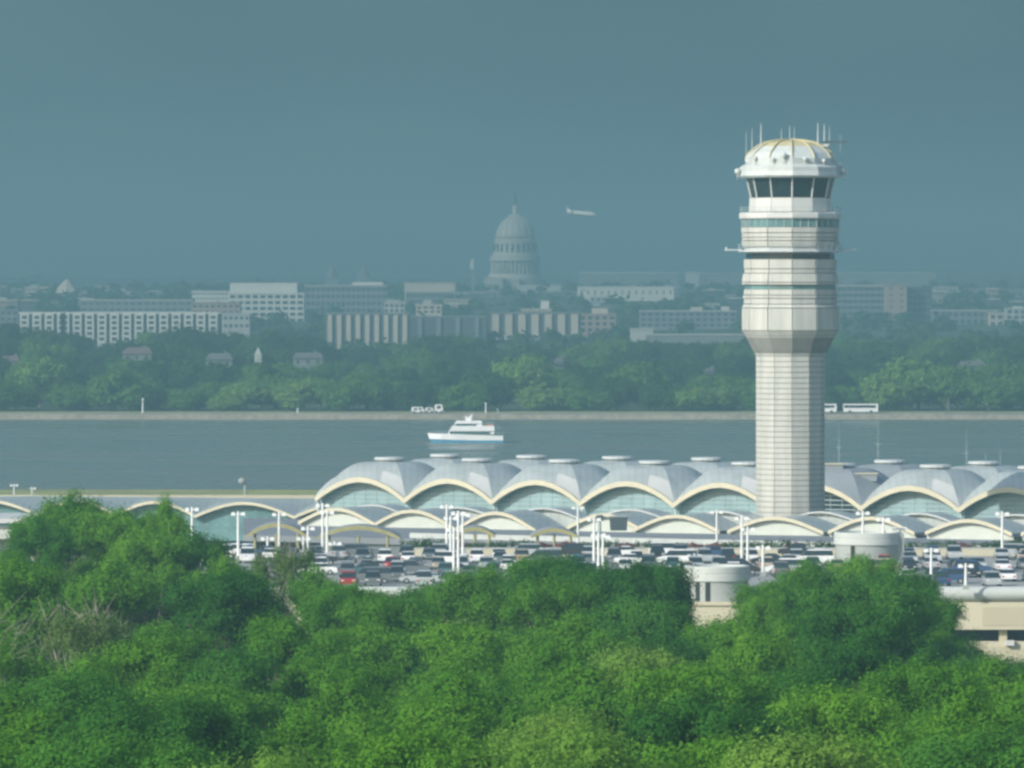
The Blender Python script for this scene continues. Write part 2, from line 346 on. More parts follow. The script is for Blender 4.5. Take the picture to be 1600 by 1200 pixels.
back = [(15, 862, 560, 1, 'mid'), (112, 762, 600, 1.0, 'mid'), (80, 772, 603, .9, 'mid'), (146, 774, 603, .85, 'mid'), (60, 800, 585, .75, 'deep'), (185, 790, 590, .9, 'mid'), (257, 768, 590, .6, 'mid'), (230, 825, 570, .9, 'mid'), (305, 822, 575, .85, 'deep'), (352, 862, 545, .9, 'mid'),
        (438, 848, 560, .7, 'sparse'), (495, 878, 550, .75, 'mid'), (548, 912, 530, .95, 'mid'), (612, 930, 510, 1.05, 'mid'), (668, 904, 540, .85, 'deep'), (722, 884, 530, 1.0, 'mid'), (765, 876, 540, .8, 'mid'), (812, 868, 535, 1.05, 'mid'), (878, 866, 530, 1.05, 'deep'),
        (946, 876, 520, 1.05, 'deep'), (1003, 872, 525, .72, 'deep'), (1042, 930, 500, .5, 'deep'), (1118, 962, 500, .65, 'mid'), (1192, 930, 520, .5, 'mid'), (1205, 905, 560, .75, 'mid'), (1262, 874, 575, .8, 'mid'), (1345, 864, 580, .85, 'mid'), (1415, 888, 560, .8, 'deep'),
        (1450, 925, 545, .75, 'mid'), (1455, 975, 520, .8, 'mid'), (1545, 1022, 480, .7, 'deep'), (1622, 1050, 470, .8, 'mid')]
for i, (px, yt, Y, s_, kd) in enumerate(sorted(back)):
    plant_tree(kinds, kd, px, yt, Y, s_, '%s, %s from the left along the front wood skyline' % (desc[kd], ordn(i)), 'trees of the front wood')
rows = [(505, 165, 30, 935, 'rear'), (455, 150, -20, 958, 'second'), (410, 165, 40, 1000, 'third'), (365, 185, -30, 1040, 'fourth'), (325, 205, 60, 1080, 'fifth'), (285, 225, -10, 1125, 'nearest')]
special = {('third', 0): 'sparse', ('second', 0): 'sparse', ('second', 1): 'sparse', ('nearest', 2): 'light', ('fifth', 4): 'light', ('nearest', 4): 'light', ('nearest', 6): 'light', ('nearest', 0): 'mid', ('second', 7): 'deep', ('third', 6): 'light'}
for Y, sp, off, yt, rn in rows:
    k = 0; px = off
    while px < 1680:
        kd = special.get((rn, k)) or rs.choice(['mid', 'mid', 'mid', 'deep', 'deep', 'mid'])
        dy = rs.uniform(-22, 28); 
        if rn == 'rear': yt = float(np.interp(px, [0, 300, 420, 620, 900, 1060, 1110, 1170, 1270, 1400, 1480, 1600], [875, 885, 912, 958, 915, 925, 990, 960, 905, 915, 990, 1060]))
        if rn == 'second' and 1080 < px < 1180: dy += 50
        if rn == 'second' and px > 1440: dy += 85
        if rn == 'nearest': dy = {0: 30, 1: 15, 2: 38, 3: 10, 4: 0, 5: 20, 6: 22, 7: 10}.get(k, 10)
        plant_tree(kinds, kd, px + rs.uniform(-25, 25), yt + dy, Y + rs.uniform(-12, 12), rs.uniform(.85, 1.1),
                   '%s, %s from left in the %s row of the front wood' % (desc[kd], ordn(k), rn), 'trees of the front wood')
        px += sp; k += 1

def far_variant(seed, leaf, H=18, rad=7, nc=20, per=70, ls=.42, low=-.1):
    rg = np.random.default_rng(seed); cs = []; rr = []
    for i in range(nc):
        d = rg.normal(size=3); d[2] = abs(d[2]) - .45; d /= np.linalg.norm(d); f = .5 + .35 * rg.random()
        cs.append(np.array([d[0] * rad * f, d[1] * rad * f, H * (.5 + low / 2) + d[2] * H * .42 * f])); rr.append(rg.uniform(2.2, 4.2))
    cs = np.array(cs); cs[:, 2] = np.clip(cs[:, 2], H * .12, H - 2.6)
    me = quad_mesh('crown', clumps(cs, rr, per, ls, rg), [leaf])
    te = empty('tree', (0, 0, 0)); cr_ = bpy.data.objects.new('crown', me); COL.objects.link(cr_); cr_.parent = te
    tb = MB(); tb.tube((0, 0, -1), (0, 0, H * .5), .5, .3, 'trunk', 6)
    for c in cs[:7]: tb.tube((0, 0, H * .35), c, .2, .08, 'trunk', 4)
    tb.build('trunk', te); te['H'] = H; return te
fk = {'dark': [far_variant(21, 'far_leaf_dark'), far_variant(22, 'far_leaf_dark', rad=8, nc=20)], 'mid': [far_variant(23, 'far_leaf_mid'), far_variant(24, 'far_leaf_mid', rad=8, nc=20)],
      'light': [far_variant(25, 'far_leaf_light'), far_variant(26, 'far_leaf_light', rad=6.5)]}
shore = [(-5, 575, 1, 'mid'), (62, 548, 1.15, 'light'), (25, 590, .9, 'mid'), (112, 588, .9, 'mid'), (128, 610, .7, 'dark'), (180, 560, 1.0, 'mid'), (218, 572, .95, 'mid'), (255, 600, .8, 'dark'), (290, 598, .9, 'mid'), (335, 590, .9, 'mid'), (352, 612, .7, 'light'), (385, 590, .95, 'light'),
         (430, 572, 1.0, 'mid'), (468, 585, .95, 'light'), (500, 580, .9, 'light'), (535, 590, .9, 'mid'), (572, 568, 1.05, 'mid'), (615, 582, .9, 'mid'), (650, 590, .85, 'dark'), (688, 575, .95, 'dark'), (725, 585, .9, 'mid'), (765, 572, .9, 'dark'), (818, 541, 1.25, 'light'), (846, 598, .95, 'light'),
         (885, 600, .95, 'light'), (925, 605, .8, 'mid'), (960, 580, .9, 'dark'), (995, 556, 1.1, 'mid'), (1035, 585, .9, 'dark'), (1066, 596, .8, 'light'), (1085, 598, .8, 'light'), (1122, 600, .85, 'light'), (1160, 582, .95, 'mid'), (1200, 590, .9, 'mid'), (1240, 585, .9, 'mid'), (1290, 600, .8, 'dark'),
         (1320, 592, .8, 'mid'), (1348, 600, .8, 'light'), (1385, 575, 1.0, 'light'), (1435, 546, 1.4, 'light'), (1398, 598, .8, 'light'), (1482, 560, 1.15, 'mid'), (1520, 575, 1.0, 'dark'), (1545, 578, .9, 'mid'), (1580, 592, .9, 'mid'), (1610, 575, 1.0, 'mid')]
fdesc = {'dark': 'dark bushy tree', 'mid': 'rounded mid green tree', 'light': 'pale green spreading tree'}
for i, (px, yt, s_, kd) in enumerate(sorted(shore)):
    Y = 2296 + (i * 37 % 5) * 9 + (yt < 560) * 30
    plant_tree(fk, kd, px, yt, Y, s_ * 1.2, '%s, %s from the left behind the far sea wall' % (fdesc[kd], ordn(i)), 'trees along the far bank', ground=lambda y: .2)
for r_, (Y, dy, rn) in enumerate([(2440, 46, 'middle'), (2650, 22, 'upper'), (2900, 0, 'rear')]):
    tp = [(0, 494), (60, 497), (110, 506), (138, 520), (150, 532), (180, 529), (205, 520), (225, 504), (250, 499), (300, 500), (380, 508), (470, 508), (500, 530), (510, 543), (540, 530), (560, 534), (600, 528), (636, 524), (655, 508), (700, 506), (742, 514), (765, 532), (900, 532), (940, 520), (985, 518), (1010, 521), (1100, 522), (1150, 520), (1180, 520), (1320, 522), (1380, 520), (1430, 530), (1480, 515), (1600, 508)]
    sp = [50, 44, 27][r_]; k = 0; px = -10 + r_ * 13
    while px < 1630:
        yt = np.interp(px, [p[0] for p in tp], [p[1] for p in tp]) + dy + rs.uniform(-3, 8)
        kd = rs.choice(['dark', 'dark', 'dark', 'mid'])
        plant_tree(fk, kd, px + rs.uniform(-8, 8), yt, Y + rs.uniform(-30, 30), rs.uniform(.8, 1.1) * Y / 2400,
                   '%s, %s from left in the %s tree belt across the river' % (fdesc[kd], ordn(k), rn), 'trees in the %s belt across the river' % rn, ground=farz)
        px += sp; k += 1
for lib_ in (kinds, fk):
    for lst in lib_.values():
        for p_ in lst:
            if p_.name not in used:
                for ch in list(p_.children_recursive): bpy.data.objects.remove(ch)
                p_['dead'] = 1
# far-off city woods that read as one mass
rg = np.random.default_rng(77); cs = []; rr = []
for _ in range(900):
    Y = rg.uniform(3050, 5900); x = rg.uniform(-.1, .1) * Y; z = farz(Y)
    cs.append((x, Y, z + rg.uniform(-1, 3.0))); rr.append(rg.uniform(4, 7.5))
for px in np.arange(-20, 1640, 7):
    Y = rg.uniform(4700, 5100); cs.append((XW(px, Y), Y, ZW(rg.uniform(462, 470), Y) - 5)); rr.append(rg.uniform(4, 6.5))
me = quad_mesh('distant_wood', clumps(np.array(cs), rr, 3.0, 2.1, rg), ['far_leaf_dark']); o = bpy.data.objects.new('distant_wood', me); COL.objects.link(o)
tag(o, 'hazy dark green woods scattered between the far city blocks', 'woods', kind='stuff')

# ------------------------------------------------------------------ control tower
TY = 995.0; TX = XW(1235, TY); pm = TY / F
def tz(y): return ZW(y, TY)
def tr(r): return r * pm
def facet_panels(mb, r0, r1, z0, z1, mt, gap=.05, th=.1, n=12, vg=.04):
    for i in range(n):
        a0 = -math.pi / 2 + 2 * math.pi * i / n; a1 = a0 + 2 * math.pi / n
        vs = []
        for r, z in ((r0, z0 + vg), (r1, z1 - vg)):
            p = Vector((math.cos(a0), math.sin(a0), 0)) * r; q = Vector((math.cos(a1), math.sin(a1), 0)) * r
            d = (q - p); L = d.length; d /= L; p2 = p + d * gap; q2 = q - d * gap; inn = -((p + q) / 2).normalized() * th
            vs += [(TX + p2.x, TY + p2.y, z), (TX + q2.x, TY + q2.y, z), (TX + q2.x + inn.x, TY + q2.y + inn.y, z), (TX + p2.x + inn.x, TY + p2.y + inn.y, z)]
        mb.add(vs, [(0, 3, 2, 1), (4, 5, 6, 7), (0, 1, 5, 4), (1, 2, 6, 5), (2, 3, 7, 6), (3, 0, 4, 7)], mt)
tower = empty('control_tower', (TX, TY, 2)); tag(tower, 'tall cream twelve-sided airport control tower with dark glazed cab and domed cap', 'control tower')
def tpart(mb, name, parent=None, smooth=False):
    o = mb.build(name, None, smooth, loc=(TX, TY, 2))
    if parent is None: o.location = (0, 0, 0); o.parent = tower
    else: o.location = (0, 0, 0); o.parent = parent
    return o
mb = MB(); mb.lathe(TX, TY, [(tr(54) - .09, 2), (tr(54) - .09, tz(556))], 'precast_core')
z = tz(556); step = 8.4 * pm
while z > 3: facet_panels(mb, tr(54), tr(54), z - step, z, 'precast', .06, .12, vg=.06); z -= step
shaft = tpart(mb, 'shaft')
mb = MB(); mb.lathe(TX, TY, [(tr(54) - .05, tz(556)), (tr(60), tz(545)), (tr(75), tz(515.5))], 'precast_core')
ks = [(556, 54.3), (548, 57.5), (540, 61.5), (532, 66), (524, 71), (516, 76)]
for (ya, ra), (yb, rb) in zip(ks, ks[1:]): facet_panels(mb, tr(ra), tr(rb), tz(ya), tz(yb), 'precast', .05, .1, vg=.04)
tpart(mb, 'corbel')
def drum(name, segs, core_r):
    mb = MB(); mb.lathe(TX, TY, [(tr(core_r), tz(segs[0][0])), (tr(core_r), tz(segs[-1][1]))], 'precast_core')
    for ya, yb, ra, rb in segs: facet_panels(mb, tr(ra), tr(rb), tz(ya), tz(yb), 'precast', .09, .25, vg=.06)
    tpart(mb, name)
drum('panel_drum', [(516, 481, 76, 76), (481, 475, 76, 73), (475, 466, 73, 73), (466, 461, 74.5, 74.5), (461, 452, 73, 73)], 71)
drum('panel_drum', [(445, 441, 76, 76), (441, 427, 76, 74), (427, 420, 72, 72), (420, 405, 73, 73)], 70.5)
drum('panel_drum', [(386, 376, 75, 77), (376, 371, 76, 76), (371, 364, 76, 76), (364, 355, 77, 77)], 72)
mb = MB(); mb.lathe(TX, TY, [(tr(71), tz(452)), (tr(71), tz(445))], 'teal_glass'); tpart(mb, 'window_band')
mb = MB(); mb.lathe(TX, TY, [(tr(69), tz(405)), (tr(69), tz(396))], 'dark_glass'); tpart(mb, 'window_band')
mb = MB(); mb.lathe(TX, TY, [(tr(75), tz(355)), (tr(76), tz(342))], 'teal_glass')
wb = tpart(mb, 'window_band')
mb = MB()
for i in range(36):
    a = -math.pi / 2 + 2 * math.pi * i / 36; r = tr(76) * (math.cos(math.pi / 12) / math.cos((i % 3) * math.pi / 18 - (math.pi / 12)) if i % 3 else 1)
    mb.tube((TX + r * math.cos(a), TY + r * math.sin(a), tz(355)), (TX + r * math.cos(a), TY + r * math.sin(a), tz(342)), .05, .05, 'white_metal', 5)
tpart(mb, 'mullion', wb)
mb = MB(); mb.lathe(TX, TY, [(tr(70), tz(396)), (tr(76), tz(394)), (tr(76), tz(391)), (tr(72), tz(391)), (tr(72), tz(386))], 'white_metal', cap=False)
cat_ = tpart(mb, 'catwalk')
mb = MB()
def ring(mb, r, z, t, mt, n=12):
    for i in range(n):
        a0 = -math.pi / 2 + 2 * math.pi * i / n; a1 = a0 + 2 * math.pi / n
        mb.tube((TX + r * math.cos(a0), TY + r * math.sin(a0), z), (TX + r * math.cos(a1), TY + r * math.sin(a1), z), t, t, mt, 5)
mb.lathe(TX, TY, [(tr(76), tz(393.5)), (tr(82), tz(393.5)), (tr(82), tz(391.5)), (tr(76), tz(391.5))], 'white_metal', cap=False)
ring(mb, tr(82), tz(382), .035, 'rail'); ring(mb, tr(82), tz(387), .03, 'rail')
for i in range(36):
    a = i * math.pi / 18; mb.tube((TX + tr(81) * math.cos(a), TY + tr(81) * math.sin(a), tz(392)), (TX + tr(81) * math.cos(a), TY + tr(81) * math.sin(a), tz(382)), .03, .03, 'rail', 4)
tpart(mb, 'railing', cat_)
for sx in (-1, 1):
    mb = MB(); mb.box((TX + sx * tr(76) if sx > 0 else TX - tr(103), TY - .5, tz(391.5)), (TX + tr(103) if sx > 0 else TX - tr(76), TY + .5, tz(389.5)), 'white_metal')
    mb.tube((TX + sx * tr(100), TY, tz(391)), (TX + sx * tr(100), TY, tz(386)), .12, .12, 'white_metal'); tpart(mb, 'outrigger')
mb = MB(); mb.lathe(TX, TY, [(tr(79), tz(342)), (tr(80), tz(340)), (tr(80), tz(334)), (tr(77), tz(332)), (tr(66), tz(332))], 'white_paint', cap=False); tpart(mb, 'balcony')
mb = MB(); mb.lathe(TX, TY, [(tr(62), tz(333)), (tr(63), tz(309))], 'precast_core'); facet_panels(mb, tr(65), tr(64), tz(331), tz(309.5), 'white_paint', .05, .2, vg=.02); tpart(mb, 'cab_base')
mb = MB(); ring(mb, tr(79), tz(324), .035, 'rail'); ring(mb, tr(79), tz(328), .03, 'rail')
for i in range(36):
    a = i * math.pi / 18; mb.tube((TX + tr(78) * math.cos(a), TY + tr(78) * math.sin(a), tz(334)), (TX + tr(78) * math.cos(a), TY + tr(78) * math.sin(a), tz(324)), .03, .03, 'rail', 4)
tpart(mb, 'railing')
mb = MB(); mb.lathe(TX, TY, [(tr(61), tz(309)), (tr(68), tz(277))], 'dark_glass'); cabg = tpart(mb, 'cab_glass')
for i in range(12):
    a = -math.pi / 2 + 2 * math.pi * i / 12; mb = MB()
    mb.tube((TX + tr(61.5) * math.cos(a), TY + tr(61.5) * math.sin(a), tz(309)), (TX + tr(68.5) * math.cos(a), TY + tr(68.5) * math.sin(a), tz(277)), .13, .13, 'white_paint', 6); tpart(mb, 'mullion', cabg)
mb = MB(); mb.lathe(TX, TY, [(tr(66), tz(278.5)), (tr(79), tz(278)), (tr(82), tz(275)), (tr(80), tz(268)), (tr(80), tz(262)), (tr(74), tz(258)), (tr(70), tz(257))], 'tower_cap', cap=True); tpart(mb, 'cab_canopy')
mb = MB(); mb.lathe(TX, TY, [(tr(70), tz(258)), (tr(71), tz(248)), (tr(64), tz(239)), (tr(50), tz(229))], 'tower_cap', cap=False); mb.lathe(TX, TY, [(tr(50), tz(229)), (tr(38), tz(223)), (tr(20), tz(219.5)), (tr(2), tz(218.5))], 'gold', cap=False); dome = tpart(mb, 'cap_dome')
dp = [(70.5, 247), (64.8, 238.2), (53.6, 229), (38.6, 222), (20, 218.7), (2, 217.7)]
mb = MB()
for i in range(12):
    a = -math.pi / 2 + 2 * math.pi * i / 12
    for (ra, ya), (rb, yb) in zip(dp, dp[1:]):
        mb.tube((TX + tr(ra) * math.cos(a), TY + tr(ra) * math.sin(a), tz(ya)), (TX + tr(rb) * math.cos(a), TY + tr(rb) * math.sin(a), tz(yb)), .12, .12, 'gold', 5)
tpart(mb, 'roof_rib', dome)
for x, y, rr_ in ((1222, 244, 5), (1168, 252, 4), (1178, 248, 3.5), (1300, 250, 4.5), (1312, 258, 4), (1152, 268, 5), (1318, 268, 5), (1255, 250, 3.5), (1205, 250, 3), (1285, 252, 3.5)):
    mb = MB(); yy = TY - math.sqrt(max(0.5, tr(72) ** 2 - (XW(x, TY) - TX) ** 2)) if 1170 < x < 1300 else TY - 1
    cx, cz = XW(x, TY), tz(y); mb.lathe(cx, yy, [(.05, cz - tr(rr_)), (tr(rr_) * .75, cz - tr(rr_) * .7), (tr(rr_), cz), (tr(rr_) * .75, cz + tr(rr_) * .7), (.05, cz + tr(rr_))], 'tower_cap', n=10)
    mb.tube((cx, yy, cz - tr(rr_) - .8), (cx, yy, cz), .08, .08, 'white_metal', 5); tpart(mb, 'radome', smooth=True)
for x, yt, yb, dyy, rr_ in ((1189, 192, 226, -2, .09), (1278, 192, 224, -2, .1), (1288, 194, 214, 0, .09), (1296, 198, 228, 1, .06), (1234, 196, 219, 0, .06), (1175, 200, 232, 1, .05), (1241, 198, 220, 1.5, .045), (1221, 200, 222, 2, .045), (1166, 205, 248, 2, .04), (1313, 210, 256, 2, .04)):
    mb = MB(); p = P(x, yb + 8, TY + dyy); q = P(x, yt, TY + dyy); mb.tube(p, (p + q) / 2, rr_ * 1.3, rr_, 'white_metal', 5); mb.tube((p + q) / 2, q, rr_, rr_ * .5, 'white_metal', 5); tpart(mb, 'antenna')
mb = MB(); mb.box((XW(1284, TY), TY - .4, tz(223.5)), (XW(1325, TY), TY + .2, tz(220.5)), 'sign_back'); mb.box((XW(1286, TY), TY - .5, tz(229)), (XW(1296, TY), TY + .3, tz(225)), 'white_paint'); mb.tube((XW(1291, TY), TY, tz(240)), (XW(1291, TY), TY, tz(222)), .12, .12, 'white_metal'); tpart(mb, 'radar_bar')

# ------------------------------------------------------------------ terminal halls
def YT(px): return 1085 - (px - 495) * .05
Dv = Vector((.435, .90)) * 21
cus = [495, 634, 770, 908, 1054, 1200, 1347, 1500, 1655, 1815]
ZC, ZA, ZD = 12.9, 16.3, 18.7
def F2(px, dx=0): return Vector((XW(px, YT(px)), YT(px)))
def arch(s, zc=ZC, za=ZA): return zc + (za - zc) * max(0, math.sin(math.pi * s)) ** .9
def bay_shell(mb, A, B, C, D_, zc, za, zd, mt, r=.34, ns=14, nr=10, patch=False):
    ctr = (A + B + C + D_) / 4; edges = [(A, B), (B, C), (C, D_), (D_, A)]
    for (p, q) in edges:
        vs = []
        for k in range(nr + 1):
            t_ = k / nr; g_ = math.sin(t_ * math.pi / 2) ** 1.0; sc = 1 - (1 - r) * t_
            for i in range(ns + 1):
                s_ = i / ns; e = p.lerp(q, s_); w_ = ctr + (e - ctr) * sc; vs.append((w_.x, w_.y, arch(s_, zc, za) * (1 - g_) + zd * g_))
        lo_ = [(k, i) for k in range(nr) for i in range(ns) if patch and p is A and i >= 10 and k <= 3]
        mb.add(vs, [(k * (ns + 1) + i, k * (ns + 1) + i + 1, (k + 1) * (ns + 1) + i + 1, (k + 1) * (ns + 1) + i) for k in range(nr) for i in range(ns) if (k, i) not in lo_], mt)
        if lo_: mb.add(vs, [(k * (ns + 1) + i, k * (ns + 1) + i + 1, (k + 1) * (ns + 1) + i + 1, (k + 1) * (ns + 1) + i) for k, i in lo_], 'white_paint')
    pts = [ctr + (e - ctr) * r for e in (A, B, C, D_)]; mb.add([(p.x, p.y, zd) for p in pts], [(0, 1, 2, 3)], mt)
    return ctr
def fascia(mb, p, q, zc, za, h, dep, mt, nrm, ns=10, lo=0.):
    pts = [(p.lerp(q, i / ns), arch(i / ns, zc, za)) for i in range(ns + 1)]
    for (a, za_), (b_, zb_) in zip(pts, pts[1:]):
        vs = []
        for e, z in ((a, za_), (b_, zb_)):
            for o_, dz in ((-.35, .08), (dep, .08), (dep, -h), (-.35, -h)): vs.append((e.x - nrm.x * o_, e.y - nrm.y * o_, z + dz))
        mb.add(vs, [(0, 1, 2, 3), (4, 7, 6, 5), (0, 4, 5, 1), (1, 5, 6, 2), (2, 6, 7, 3), (3, 7, 4, 0)], mt)
dn = Dv.normalized()
term = empty('terminal_building', (0, 1060, 2)); tag(term, 'long airport terminal hall of scalloped metal vaults with cream arch edges and round roof caps', 'terminal')
def part(mb, name, parent, smooth=False):
    # mesh stays in world coordinates; parent offset removed
    root = parent
    off = Vector((0, 0, 0)); p = parent
    while p is not None: off += p.location; p = p.parent
    o = mb.build(name, None, smooth); o.data.transform(Matrix.Translation(-off)); o.parent = parent; return o
def auto_smooth(o, ang=30):
    o.data.polygons.foreach_set('use_smooth', [True] * len(o.data.polygons)); 
    try: o.data.set_sharp_from_angle(angle=R(ang))
    except Exception: pass
for row in range(2):
    for i in range(len(cus) - 1):
        A = F2(cus[i]) + Dv * row; B = F2(cus[i + 1]) + Dv * row; C = B + Dv; D_ = A + Dv
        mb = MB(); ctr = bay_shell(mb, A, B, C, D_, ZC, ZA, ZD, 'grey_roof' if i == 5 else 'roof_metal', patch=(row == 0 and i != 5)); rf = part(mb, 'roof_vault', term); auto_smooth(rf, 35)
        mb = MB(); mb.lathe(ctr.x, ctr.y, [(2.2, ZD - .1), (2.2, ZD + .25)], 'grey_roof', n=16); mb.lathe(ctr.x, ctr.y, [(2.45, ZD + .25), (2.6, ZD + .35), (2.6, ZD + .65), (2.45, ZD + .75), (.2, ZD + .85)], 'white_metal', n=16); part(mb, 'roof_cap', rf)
        if row == 0:
            mb = MB(); fascia(mb, A, B, ZC, ZA, .75, .6, 'cream', dn); part(mb, 'arch_fascia', rf)
            if i == 0: mb = MB(); fascia(mb, A, D_, ZC, ZA, .5, .4, 'white_metal', Vector((dn.y, -dn.x))); part(mb, 'arch_fascia', rf)
            mb = MB(); a = A + dn * 1.6; b_ = B + dn * 1.6; ns = 12
            for k in range(ns):
                s0, s1 = k / ns, (k + 1) / ns; p = a.lerp(b_, s0); q = a.lerp(b_, s1)
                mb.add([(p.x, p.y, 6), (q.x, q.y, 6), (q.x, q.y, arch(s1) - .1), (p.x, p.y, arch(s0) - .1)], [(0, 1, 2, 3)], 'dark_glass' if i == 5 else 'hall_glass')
            gw = part(mb, 'glass_wall', term)
            mb = MB(); d = (b_ - a).normalized()
            z = 7.0
            while z < ZA:
                ss = [s_ / 60 for s_ in range(61) if arch(s_ / 60) - .3 > z]
                if len(ss) > 2:
                    runs = [(ss[0], ss[-1])]
                    for s0, s1 in runs:
                        p = a.lerp(b_, s0) - dn * .06; q = a.lerp(b_, s1) - dn * .06; mb.tube((p.x, p.y, z), (q.x, q.y, z), .085, .085, 'mullion', 4)
                z += .75
            for k in range(1, 8):
                p = a.lerp(b_, k / 8) - dn * .06; mb.tube((p.x, p.y, 6), (p.x, p.y, arch(k / 8) - .2), .06, .06, 'mullion', 4)
            part(mb, 'mullion', gw)
# hall body and left end wall
A = F2(cus[0]) + dn * 2; D_ = A + Dv * 2 - dn * 3; B = F2(cus[-1]) + dn * 2; C = B + Dv * 2 - dn * 3
mb = MB(); vs = [(p.x, p.y, z) for z in (2, 12.6) for p in (A + dn * 2, B + dn * 2, C, D_)]
mb.add(vs, [(0, 1, 5, 4), (1, 2, 6, 5), (2, 3, 7, 6), (3, 0, 4, 7), (4, 5, 6, 7)], 'wall_grey'); part(mb, 'hall_body', term)
for i in range(len(cus)):
    p = F2(cus[i]) + dn * .6; mb = MB(); mb.tube((p.x, p.y, 6), (p.x, p.y, ZC - .3), .28, .28, 'mullion', 8); part(mb, 'column', term)
# roof units behind the control tower
for px, w_, yt, yb in ((1335, 70, 741, 752), (1150, 44, 737, 744), (1300, 34, 726, 740)):
    Y = YT(px) + 6; e = empty('roof_unit', P(px, 750, Y)); 
    mb = MB(); mb.box((XW(px - w_ / 2, Y), Y, ZW(yb, Y)), (XW(px + w_ / 2, Y), Y + 3, ZW(yt, Y)), 'grey_roof'); mb.box((XW(px - w_ / 2, Y) - .2, Y - .2, ZW(yt, Y)), (XW(px + w_ / 2, Y) + .2, Y + 3.2, ZW(yt, Y) + .18), 'cream_wall')
    for q in (-.4, .4): mb.box((XW(px + w_ * q, Y), Y + .5, ZD - 4), (XW(px + w_ * q, Y) + .3, Y + 2.5, ZW(yb, Y)), 'mullion')
    o = part(mb, 'roof_unit', term); bpy.data.objects.remove(e)
# low left concourse
def YL(px): return 1110 - (px) * .03
conc = empty('concourse_building', (-50, 1110, 2)); tag(conc, 'low grey-roofed concourse with wavy cream eaves, left of the big vaulted hall', 'concourse')
lc = [-250, -98, 58, 180, 305, 459, 612]
mb = MB(); fb = MB(); gb = MB()
for a_, b_ in zip(lc, lc[1:]):
    ns = 10; top = []; 
    A = Vector((XW(a_, YL(a_)), YL(a_))); B = Vector((XW(b_, YL(b_)), YL(b_)))
    if a_ == 459: B = A.lerp(B, .26); ns = 4
    tot = .26 if a_ == 459 else 1
    vs = []
    for r_ in range(5):
        t_ = r_ / 4
        for i in range(ns + 1):
            e = A.lerp(B, i / ns); s_ = i / ns * tot; zf = 9.3 + 2.3 * math.sin(math.pi * s_) ** 1.0; zb = 11.45; vs.append((e.x + 4 * t_, e.y + 24 * t_, zf + (zb - zf) * t_ ** .8))
    mb.add(vs, [(k * (ns + 1) + i, k * (ns + 1) + i + 1, (k + 1) * (ns + 1) + i + 1, (k + 1) * (ns + 1) + i) for k in range(4) for i in range(ns)], 'roof_metal')
    for i in range(ns):
        s0, s1 = i / ns * tot, (i + 1) / ns * tot; p = A.lerp(B, i / ns); q = A.lerp(B, (i + 1) / ns); z0, z1 = 9.3 + 2.3 * math.sin(math.pi * s0), 9.3 + 2.3 * math.sin(math.pi * s1)
        vs = []
        for e, z in ((p, z0), (q, z1)):
            for o_, dz in ((-.5, .08), (.1, .08), (.1, -.4), (-.5, -.4)): vs.append((e.x, e.y + o_, z + dz))
        fb.add(vs, [(0, 1, 2, 3), (4, 7, 6, 5), (0, 4, 5, 1), (1, 5, 6, 2), (2, 6, 7, 3), (3, 7, 4, 0)], 'cream')
        gb.add([(p.x, p.y + 1.2, 5), (q.x, q.y + 1.2, 5), (q.x, q.y + 1.2, z1 - .05), (p.x, p.y + 1.2, z0 - .05)], [(0, 1, 2, 3)], 'teal_glass')
        for z in (6.5, 7.7, 8.9, 10.1):
            if z < min(z0, z1) - .3: gb.box((p.x, p.y + 1.08, z), (q.x, p.y + 1.14, z + .08), 'mullion')
o = part(mb, 'roof', conc); auto_smooth(o); part(fb, 'eaves_fascia', conc); part(gb, 'glass_wall', conc)
mb = MB(); mb.box((XW(-250, 1110), 1112.5, 2), (XW(497, 1110), 1130, 9.2), 'wall_grey'); part(mb, 'wall', conc)
mb = MB(); mb.box((XW(-250, 1136), 1134.2, 10.5), (XW(492, 1136), 1134.8, 11.6), 'cream_wall'); part(mb, 'rear_parapet', conc)
# white low building behind the left tree
lb = empty('low_building', (XW(0, 900), 900, 2)); tag(lb, 'low white building with two pale roof bands at the left edge, behind the trees', 'building')
mb = MB(); mb.box((XW(-80, 900), 900, 2), (XW(58, 900), 920, ZW(822, 900)), 'wall_white'); part(mb, 'wall', lb)
mb = MB(); mb.box((XW(-82, 900), 899, ZW(817, 900)), (XW(52, 900), 921, ZW(810, 900)), 'white_paint'); part(mb, 'roof', lb)
mb = MB(); mb.box((XW(-80, 900), 899.4, ZW(821.9, 900)), (XW(50, 900), 920.5, ZW(817.1, 900)), 'teal_glass'); part(mb, 'window', lb)
mb = MB(); mb.box((XW(-82, 900), 897, ZW(841, 900)), (XW(66, 900), 899.9, ZW(835, 900)), 'white_paint'); part(mb, 'canopy', lb)

